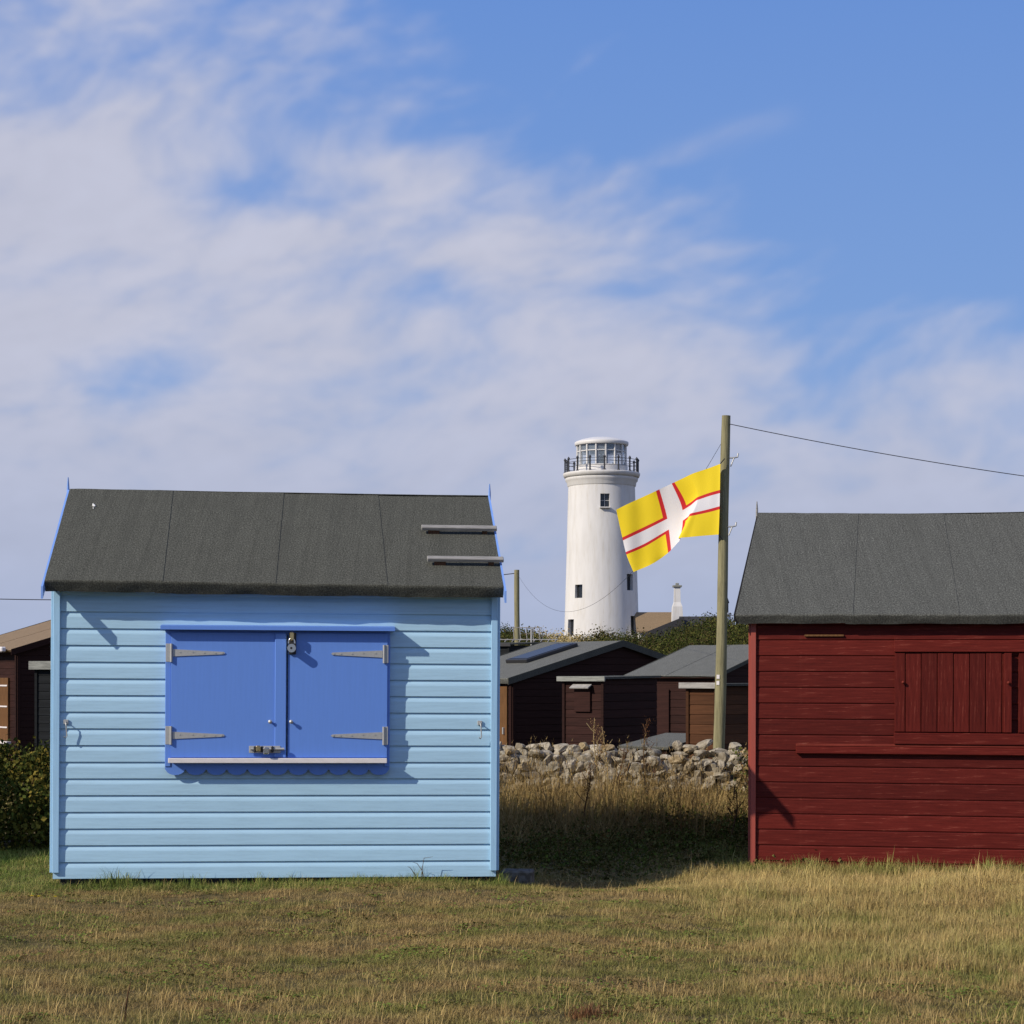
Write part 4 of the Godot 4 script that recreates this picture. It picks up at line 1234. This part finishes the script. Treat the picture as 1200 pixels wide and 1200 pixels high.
func lawn() -> void:
	rng.seed = 4321
	var kinds := []
	for k in 4: kinds.append([])
	var dry := []
	var n_patch := FastNoiseLite.new()
	n_patch.seed = 31; n_patch.frequency = 0.55; n_patch.fractal_octaves = 4
	var count := 150000
	for i in count:
		var d := lerpf(7.0, 16.5, pow(rng.randf(), 0.85))
		var x := rng.randf_range(-1, 1) * (0.34 * d + 0.8)
		if inside_hut(x, d): continue
		if d > 14.6 and x > -3.2 and x < 0.0: continue
		var px := 600 + 2222 * x / d
		var a := n_patch.get_noise_2d(x * 0.9, d * 2.2)
		var b := n_patch.get_noise_2d(x * 2.5 + 40, d * 4.0)
		var right := smoothstep(0.9, 1.9, x + (b * 0.5)) * smoothstep(8.6, 10.5, d + a)
		if n_patch.get_noise_2d(x * 2.2 + 300.0, d * 4.4) < -0.26 and rng.randf() < 0.7: continue     # thin, bare spots
		# colour
		var c: Color = OLIVE.lerp(TAN, clampf(0.42 + a * 1.7 + b * 0.7, 0, 1))
		if b > 0.22: c = c.lerp(BROWN, 0.6)
		c = c.lerp(STRAW, right * 0.65 * clampf(0.75 - a * 1.6 + b * 0.8, 0.1, 1.0))
		if right > 0.2 and n_patch.get_noise_2d(x * 1.7 - 90.0, d * 3.2) > 0.12: c = c.lerp(GREEN, 0.4)
		# greener strip along the foot of the blue hut and at the far left, baked strip before it
		var front := 13.6 + (x + 3.293) * 0.1016
		var strip := smoothstep(0.52, 0.20, front - d + a * 0.15) * smoothstep(0.35, -0.2, x)
		if x < -3.3: strip = maxf(strip, smoothstep(13.0, 13.6, d + a * 0.4))
		var red_front := 15.2 - (x - 1.89) * 0.176
		if x > 1.7: strip = maxf(strip, smoothstep(0.55, 0.15, red_front - d + b * 0.5) * 0.75)
		c = c.lerp(GREEN, strip * 0.85)
		var baked := exp(-pow((front - d - 0.95) / 0.32, 2)) * smoothstep(1.4, 0.2, x)
		c = c.lerp(Color(0.36, 0.245, 0.11), baked * 0.65)
		c = c.lerp(STRAW, clampf(n_patch.get_noise_2d(x * 7.0, d * 9.0) * 1.2, 0, 0.5))
		c = c.lerp(STRAW * 1.12, 0.55 * smoothstep(1.2, 0.4, absf(red_front - d - 1.2)) * smoothstep(0.6, 1.6, x))
		var v := rng.randf_range(0.55, 1.32)
		c = Color(c.r * v, c.g * v * rng.randf_range(0.95, 1.05), c.b * v)
		var s := rng.randf_range(0.7, 1.25) * (1.0 + right * 0.35 + strip * 0.55) * (1.0 - baked * 0.4)
		s *= 1.0 + 1.1 * maxf(0.0, n_patch.get_noise_2d(x * 3.1 + 7.0, d * 3.1)) * (0.4 + right)
		if d < 9.6: s *= 1.0 + (9.6 - d) * 0.12
		var k := rng.randi() % 3
		if right > 0.4 and rng.randf() < 0.4: k = 3
		var basis := Basis(Vector3.UP, rng.randf() * TAU) * Basis.from_scale(Vector3(s, s * rng.randf_range(0.75, 1.2), s))
		kinds[k].append([Transform3D(basis, Vector3(x, ground_y(x, -d), -d)), c])
		if rng.randf() < 0.010 + (0.025 if d < 9.3 else 0.0) + right * 0.03:
			var sc := rng.randf_range(0.6, 1.15)
			var cc: Color = STRAW * rng.randf_range(0.8, 1.25)
			dry.append([Transform3D(Basis(Vector3.UP, rng.randf() * TAU) * Basis.from_scale(Vector3.ONE * sc), Vector3(x, ground_y(x, -d), -d)), cc])
	scatter("lawn_grass", "short dry lawn grass in front of the huts", "grass", tuft_mesh(1, 12, 0.055, 0.012, 0.038, 0.0028, 0.2, 1.6), M.blade, kinds[0])
	scatter("lawn_grass", "flattened tan blades matted through the lawn", "grass", tuft_mesh(2, 12, 0.06, 0.010, 0.030, 0.0030, 0.8, 2.8), M.blade, kinds[1])
	scatter("lawn_grass", "fine upright blades of the lawn", "grass", tuft_mesh(3, 12, 0.055, 0.016, 0.046, 0.0024, 0.1, 1.1), M.blade, kinds[2])
	scatter("lawn_grass", "longer straw-coloured grass before the red hut", "grass", tuft_mesh(4, 10, 0.05, 0.028, 0.075, 0.0024, 0.1, 1.1), M.blade, kinds[3])
	scatter("dry_stalks", "pale dry grass stalks standing above the lawn", "grass", tuft_mesh(5, 4, 0.05, 0.05, 0.12, 0.0028, 0.0, 0.6, 3), M.blade, dry)
	# clover and plantain in patches
	var clover := []
	for i in 9000:
		var d := rng.randf_range(7.6, 14.2)
		var x := rng.randf_range(-1, 1) * (0.34 * d + 0.5)
		if inside_hut(x, d) or n_patch.get_noise_2d(x * 1.6 + 500.0, d * 3.0) < 0.10: continue
		clover.append([Transform3D(Basis(Vector3.UP, rng.randf() * TAU) * Basis.from_scale(Vector3(1, 0.5, 1) * rng.randf_range(0.6, 1.3)), Vector3(x, ground_y(x, -d) + 0.012, -d)), GREEN.lerp(OLIVE, rng.randf()) * rng.randf_range(0.6, 1.05)])
	scatter("lawn_weeds", "small clover and plantain leaves scattered in the lawn", "weeds", leaf_cluster(19, 9, 0.045, 0.017), M.leaf, clover)
	# longer green tufts against the hut feet
	var tall := []
	for i in 900:
		var x: float; var d: float
		if i < 340:
			x = rng.randf_range(-3.35, -0.02); d = 13.56 + (x + 3.293) * 0.1016 - rng.randf() * rng.randf() * 0.16
			if n_patch.get_noise_2d(x * 4.0, 3.0) < -0.12: continue
		else:
			x = rng.randf_range(1.75, 4.3); d = 15.15 - (x - 1.89) * 0.176 - rng.randf() * 0.20
		var c: Color = GREEN.lerp(STRAW, rng.randf() * (0.35 if i < 340 else 0.9)) * rng.randf_range(0.8, 1.3)
		var clump := clampf(0.9 + 1.6 * n_patch.get_noise_2d(x * 3.5, 60.0), 0.45, 1.7)
		tall.append([Transform3D(Basis(Vector3.UP, rng.randf() * TAU) * Basis.from_scale(Vector3.ONE * clump * rng.randf_range(0.35, 0.95)), Vector3(x, ground_y(x, -d), -d)), c])
	scatter("grass_tufts", "uncut green grass along the foot of both huts", "grass", tuft_mesh(6, 10, 0.05, 0.06, 0.15, 0.0045, 0.1, 0.8, 3), M.blade, tall)

func leaf_cluster(seed_: int, n: int, rad: float, size: float) -> Mesh:
	var r := RandomNumberGenerator.new()
	r.seed = seed_
	var st := st_new()
	for i in n:
		var p := Vector3(r.randfn(), r.randfn(), r.randfn()) * rad * 0.5
		var b := Basis.from_euler(Vector3(r.randf_range(-1.1, 1.1), r.randf() * TAU, r.randf_range(-1.0, 1.0)))
		var s := size * r.randf_range(0.6, 1.2)
		var t0 := p; var t1 := p + b.x * s * 0.45 + b.z * s * 0.45 + b.y * s * 0.10; var t2 := p + b.z * s * 1.1; var t3 := p - b.x * s * 0.45 + b.z * s * 0.45 + b.y * s * 0.10
		tri(st, t0, t1, t2); tri(st, t0, t2, t3)
	return st.commit()

func gap_plants() -> void:
	rng.seed = 999
	var straw := []; var seedy := []; var green := []; var low := []
	for i in 11000:
		var d := rng.randf_range(14.3, 19.1)
		var x := rng.randf_range(-0.75, 3.0)
		if inside_hut(x, d): continue
		var depth_in := smoothstep(14.6, 16.0, d - 0.10 * n_soft.get_noise_2d(x * 30, 2.0))
		if rng.randf() > depth_in + 0.03: continue
		var h := rng.randf_range(0.55, 1.15) * lerpf(0.07, 1.0, smoothstep(16.35 + 0.60 * x, 18.0 + 0.25 * x, d + 0.5 * n_soft.get_noise_2d(x * 26.0, 9.0)))
		h *= lerpf(1.0, 0.72, smoothstep(17.9, 18.6, d))
		var tf := Transform3D(Basis(Vector3.UP, rng.randf() * TAU) * Basis.from_scale(Vector3(1, h, 1)), Vector3(x, ground_y(x, -d), -d))
		var r := rng.randf()
		var g := n_soft.get_noise_2d(x * 22.0, d * 22.0)
		if r < 0.50: straw.append([tf, (STRAW * rng.randf_range(0.75, 1.2)).lerp(BROWN, rng.randf() * 0.4)])
		elif r < 0.66: seedy.append([tf, (TAN * rng.randf_range(0.7, 1.25)).lerp(BROWN, rng.randf() * 0.7)])
		elif g > -0.1: green.append([tf, OLIVE.lerp(GREEN, rng.randf()) * rng.randf_range(0.7, 1.2)])
	for i in 260:      # stalks that reach above the rest
		var d := rng.randf_range(17.3, 18.95)
		var x := rng.randf_range(-0.6, 2.5)
		if inside_hut(x, d) or n_soft.get_noise_2d(x * 40.0, 80.0) < -0.12: continue
		seedy.append([Transform3D(Basis(Vector3.UP, rng.randf() * TAU) * Basis.from_scale(Vector3(1, rng.randf_range(0.75, 1.12), 1)), Vector3(x, ground_y(x, -d), -d)), (TAN * rng.randf_range(0.6, 1.1)).lerp(BROWN * 0.7, rng.randf())])
	for i in 4200:
		var d := rng.randf_range(14.5, 18.9)
		var x := rng.randf_range(-0.75, 3.0)
		if inside_hut(x, d): continue
		if rng.randf() > smoothstep(14.7, 15.8, d): continue
		var bump := 0.5 + 0.5 * n_soft.get_noise_2d(x * 25.0, d * 25.0)
		var y := rng.randf() * (0.04 + 0.10 * bump) * smoothstep(14.5, 16.2, d) + rng.randf() * 0.25 * bump * smoothstep(17.0, 18.0, d)
		var s := rng.randf_range(0.7, 1.3)
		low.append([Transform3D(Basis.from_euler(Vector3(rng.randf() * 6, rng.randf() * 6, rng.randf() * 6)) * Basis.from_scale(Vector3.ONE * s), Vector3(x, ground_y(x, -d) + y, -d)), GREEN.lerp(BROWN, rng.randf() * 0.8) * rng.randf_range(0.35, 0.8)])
	scatter("long_grass", "long straw-coloured grass between the huts", "grass", tuft_mesh(11, 9, 0.07, 0.35, 0.80, 0.0062, 0.05, 0.55, 4), M.blade, straw)
	scatter("long_grass", "brown seeding grass heads before the stone wall", "grass", tuft_mesh(12, 6, 0.06, 0.45, 0.90, 0.0050, 0.02, 0.4, 4, 0.10), M.blade, seedy)
	scatter("long_grass", "green grass leaves low between the huts", "grass", tuft_mesh(13, 9, 0.07, 0.25, 0.60, 0.008, 0.1, 0.9, 4), M.blade, green)
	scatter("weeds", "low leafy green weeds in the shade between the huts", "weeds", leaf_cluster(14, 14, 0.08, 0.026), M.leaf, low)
	# dead dock stalks that stand out one by one
	var labels := [
		"tall brown dead dock stalk before the narrow shed's hatch", "forked dry weed stalk left of the low bunker", "dark seed-headed dock stalk in front of the low bunker",
		"brown dock stalk in the long grass mid-gap", "short dark thistle stalk near the red hut's corner", "bleached branching stalk against the narrow shed"]
	var spots := [[0.83, 18.6, 1.08], [1.34, 18.9, 1.06], [1.05, 18.2, 0.80], [0.70, 17.6, 0.72], [1.98, 16.9, 0.60], [0.92, 18.8, 0.98]]
	for i in spots.size():
		var s = spots[i]
		var root := thing("dock_plant", labels[i], "weed stalk", Vector3(s[0], ground_y(s[0], -s[1]), -s[1]), 0.0, "dead weed stalks between the huts")
		var H: float = s[2]
		var path := []
		for q in 6: path.append(Vector3(0.03 * sin(q * 1.1 + i), H * q / 5.0 - (0.03 if q == 0 else 0.0), 0.02 * cos(q + i)))
		part("stalk", tubem(path, [0.009, 0.008, 0.007, 0.006, 0.005, 0.003], 5), M.pale_stem if i in [0, 5] else M.stem, root)
		for q in 5:
			var t := 0.5 + 0.09 * q
			var p: Vector3 = path[2].lerp(path[5], (t - 0.4) / 0.6)
			var a := q * 2.4 + i
			var e := p + Vector3(cos(a) * 0.09, 0.10, sin(a) * 0.09)
			part("branch", tubem([p, p.lerp(e, 0.5) + Vector3(0, -0.01, 0), e], 0.0035, 4), M.pale_stem if i in [0, 5] else M.stem, root)
		var heads := []
		for q in 60:
			var t := rng.randf_range(0.55, 1.0)
			var p: Vector3 = path[2].lerp(path[5], clampf((t - 0.4) / 0.6, 0, 1)) + Vector3(rng.randfn() * 0.022, 0, rng.randfn() * 0.022)
			heads.append([Transform3D(Basis.from_euler(Vector3(rng.randf() * 6, rng.randf() * 6, 0)) * Basis.from_scale(Vector3.ONE * 0.35), p), (Color(0.12, 0.055, 0.025) if not i in [0, 5] else Color(0.28, 0.18, 0.08)) * rng.randf_range(0.7, 1.3)])
		scatter("seeds", "", "", leaf_cluster(15, 6, 0.05, 0.03), M.leaf, heads, root)

func bush(called: String, label: String, centre: Vector3, size: Vector3, leaves: int, leaf: float, cols: Array, seed_: int, group := "") -> void:
	var root := thing(called, label, "bush", centre, 0.0, group)
	rng.seed = seed_
	var st := st_new()
	for i in 9:
		var a := rng.randf() * TAU
		var e := Vector3(cos(a) * size.x * 0.38, size.y * rng.randf_range(0.5, 0.85), sin(a) * size.z * 0.38)
		var f := Vector3(cos(a) * size.x * 0.12, -0.04, sin(a) * size.z * 0.12)
		tube(st, [f, f.lerp(e, 0.5) + Vector3(0, 0.06, 0), e], [0.014, 0.010, 0.004], 5)
	part("stems", st.commit(), M.stem, root)
	var spots := []
	var nn := FastNoiseLite.new()
	nn.seed = seed_; nn.frequency = 1.2
	while spots.size() < leaves:
		var p := Vector3(rng.randf_range(-1, 1), rng.randf(), rng.randf_range(-1, 1))
		var edge := pow(absf(p.x), 2.6) + pow(absf(p.z), 2.6) + pow(p.y, 3.0)
		var lim := 0.80 + 1.0 * nn.get_noise_3d(p.x * size.x, p.y * size.y, p.z * size.z)
		if edge > lim or rng.randf() > 0.25 + 0.75 * smoothstep(0.15, 0.8, edge): continue
		var c: Color = cols[rng.randi() % cols.size()] * rng.randf_range(0.65, 1.3)
		spots.append([Transform3D(Basis.from_euler(Vector3(rng.randf() * 6, rng.randf() * 6, rng.randf() * 6)) * Basis.from_scale(Vector3.ONE * rng.randf_range(0.7, 1.25)), Vector3(p.x * size.x / 2, p.y * size.y, p.z * size.z / 2)), c])
	scatter("foliage", "", "", leaf_cluster(seed_ + 1, 8, leaf * 2.2, leaf), M.leaf, spots, root)

func bushes() -> void:
	bush("bramble_bush", "dense green-yellow bramble bush at the left beside the pale blue hut", Vector3(-4.55, ground_y(-4.5, -16.7), -16.75), Vector3(2.3, 0.92, 1.5), 2600, 0.036, [Color(0.085, 0.080, 0.017), Color(0.055, 0.068, 0.014), Color(0.14, 0.11, 0.022), Color(0.042, 0.052, 0.012)], 50)
	bush("elder_bush", "loose green bush at the foot of the flag pole", Vector3(2.60, ground_y(2.6, -19.9), -19.0), Vector3(0.85, 0.86, 0.7), 520, 0.036, [Color(0.07, 0.085, 0.02), Color(0.11, 0.10, 0.03), Color(0.20, 0.14, 0.06)], 60)
	# scrub on the rise below the lighthouse: one mass
	rng.seed = 70
	var spots := []
	for i in 26000:
		var x := rng.randf_range(-13.5, 26)
		var d := rng.randf_range(56.0, 72.0)
		var prof := 1.35 + 0.55 * n_soft.get_noise_2d(x * 4.0, d * 3.0) + 0.35 * n_soft.get_noise_2d(x * 19.0, 40.0) + 0.60 * smoothstep(5.5, 7.5, x) + 0.42 * smoothstep(0.9, 0.0, x)
		var y := prof * pow(rng.randf(), 0.4)
		var c: Color = [Color(0.055, 0.07, 0.018), Color(0.08, 0.095, 0.022), Color(0.115, 0.115, 0.028), Color(0.04, 0.05, 0.016), Color(0.09, 0.07, 0.03)][rng.randi() % 5]
		var dry := smoothstep(1.1, 0.2, absf(x - 1.9) + 0.8 * n_soft.get_noise_2d(x * 30.0, y * 30.0)) * smoothstep(0.4, 0.9, y / 1.4)
		if dry > rng.randf(): c = Color(0.46, 0.36, 0.16)
		spots.append([Transform3D(Basis.from_euler(Vector3(rng.randf() * 6, rng.randf() * 6, rng.randf() * 6)) * Basis.from_scale(Vector3.ONE * rng.randf_range(0.6, 1.3)), Vector3(x, ground_y(x, -d) + y, -d)), c * rng.randf_range(0.5, 1.0)])
	scatter("scrub", "dark green scrub covering the rise below the lighthouse", "scrub", leaf_cluster(71, 26, 0.22, 0.055), M.leaf, spots)
	# rough grass that hides the foot of the back huts
	var rough := []
	for i in 2500:
		var x := rng.randf_range(-12, 8)
		var d := rng.randf_range(19.9, 23.0) if x > -1.5 and x < 3.2 else rng.randf_range(18.5, 27.0)
		if x > -4.0 and x < -1.4: continue
		rough.append([Transform3D(Basis(Vector3.UP, rng.randf() * TAU) * Basis.from_scale(Vector3(1, rng.randf_range(0.4, 0.8), 1)), Vector3(x, ground_y(x, -d), -d)), OLIVE.lerp(STRAW, rng.randf() * 0.7) * rng.randf_range(0.6, 1.1)])
	scatter("rough_grass", "rough grass among the back row of sheds", "grass", tuft_mesh(16, 9, 0.09, 0.25, 0.60, 0.008, 0.1, 0.8, 3), M.blade, rough)

func small_things() -> void:
	var blk := thing("concrete_block", "grey concrete block lying in shadow at the blue hut's right foot", "block", Vector3(0.04, ground_y(0.04, -14.2), -14.2), -6.0)
	part("block", boxm(0.24, 0.12, 0.2, 0.012), M.concrete, blk, at(0, 0.05, 0))
	for q in [[-3.20, 12.62, "leftmost yellow dandelion flower on the lawn"], [-3.15, 12.60, "middle yellow dandelion flower of the lawn's three"], [-3.04, 12.60, "rightmost yellow dandelion flower on the lawn"]]:
		var f := thing("dandelion", q[2], "flower", Vector3(q[0], ground_y(q[0], -q[1]), -q[1]), 0.0, "dandelions on the lawn")
		part("stalk", tubem([Vector3(0, -0.01, 0), Vector3(0.004, 0.06, 0.0)], 0.0025, 5), M.pale_stem, f)
		var st := st_new()
		for k in 16:
			var a := TAU * k / 16
			blade(st, Vector3(0.004, 0.058, 0), Vector3(cos(a), 0, sin(a)), 0.010 + 0.004 * (k % 2), 1.6, 0.008, 2)
		part("petals", st.commit(), M.petal, f)
	var stick := thing("dry_stem", "dark broken weed stem standing at the bottom left of lawn", "weed stalk", Vector3(-1.72, ground_y(-1.72, -8.42), -8.42))
	part("stalk", tubem([Vector3(0, -0.02, 0), Vector3(0.006, 0.07, 0.0), Vector3(0.014, 0.13, 0.0), Vector3(0.028, 0.185, 0.0)], [0.005, 0.0045, 0.0035, 0.002], 6), M.stem, stick)
	part("stalk", tubem([Vector3(-0.02, -0.02, 0.01), Vector3(-0.005, 0.08, 0.01), Vector3(0.012, 0.12, 0.01)], [0.003, 0.0025, 0.0015], 5), M.pale_stem, stick)
	var sprig := thing("sprig", "thin bent grass sprig standing against blue hut's lower boards", "weed stalk", Vector3(-0.66, ground_y(-0.66, -13.80), -13.80))
	for q in [[0.0, 0.17, 0.02, 0.0], [0.03, 0.13, -0.06, 0.0], [-0.03, 0.10, -0.05, 0.01]]:
		part("blade", tubem([Vector3(q[0], 0, q[3]), Vector3(q[0] + q[2] * 0.4, q[1] * 0.6, q[3]), Vector3(q[0] + q[2], q[1], q[3]), Vector3(q[0] + q[2] * 2.2 + 0.04, q[1] + 0.01, q[3])], [0.003, 0.0025, 0.002, 0.001], 5), M.stem, sprig)
	# russet clump of dead sorrel near the camera
	var cl := thing("sorrel_clump", "russet dead sorrel clump at the bottom centre of the lawn", "weed", Vector3(0.34, ground_y(0.34, -8.5), -8.5))
	var spots := []
	for i in 46:
		var c: Color = [Color(0.16, 0.07, 0.032), Color(0.24, 0.13, 0.06), Color(0.11, 0.05, 0.025)][i % 3]
		spots.append([Transform3D(Basis(Vector3.UP, rng.randf() * TAU) * Basis.from_scale(Vector3.ONE * rng.randf_range(0.5, 1.1)), Vector3(rng.randfn() * 0.05, 0, rng.randfn() * 0.05)), c])
	scatter("stems", "", "", tuft_mesh(18, 7, 0.03, 0.04, 0.10, 0.004, 0.2, 1.0, 3), M.blade, spots, cl)

# ------------------------------------------------------------------ scene
func _ready() -> void:
	# camera: level, lens shifted upwards
	var cam := Camera3D.new()
	cam.name = "camera"
	cam.projection = Camera3D.PROJECTION_FRUSTUM
	cam.near = 0.1
	cam.far = 6000.0
	cam.size = 0.1 * 1200.0 / 2222.0
	cam.frustum_offset = Vector2(0.0, 0.1 * 190.0 / 2222.0)
	add_child(cam)
	cam.position = Vector3(0, EYE, 0)
	cam.current = true
	# sky, exposure
	var we := WorldEnvironment.new()
	we.name = "world"
	var env := Environment.new()
	env.background_mode = Environment.BG_SKY
	env.sky = Sky.new()
	env.sky.sky_material = make_sky()
	env.tonemap_mode = Environment.TONE_MAPPER_LINEAR
	env.tonemap_exposure = 1.0
	env.sdfgi_enabled = true
	env.ssao_enabled = true
	env.ssil_enabled = true
	we.environment = env
	add_child(we)
	# sun from the left, a little behind the camera
	var sun := DirectionalLight3D.new()
	sun.name = "sun"
	sun.light_energy = 1.45
	sun.light_color = Color(1.0, 0.955, 0.89)
	sun.light_angular_distance = 0.5
	sun.shadow_enabled = true
	sun.basis = Basis.looking_at(SUN.normalized(), Vector3.UP)
	add_child(sun)
	make_materials()
	make_ground()
	blue_hut()
	red_hut()
	stone_wall()
	back_huts()
	lighthouse()
	cottages()
	poles_and_wires()
	bushes()
	gap_plants()
	lawn()
	small_things()
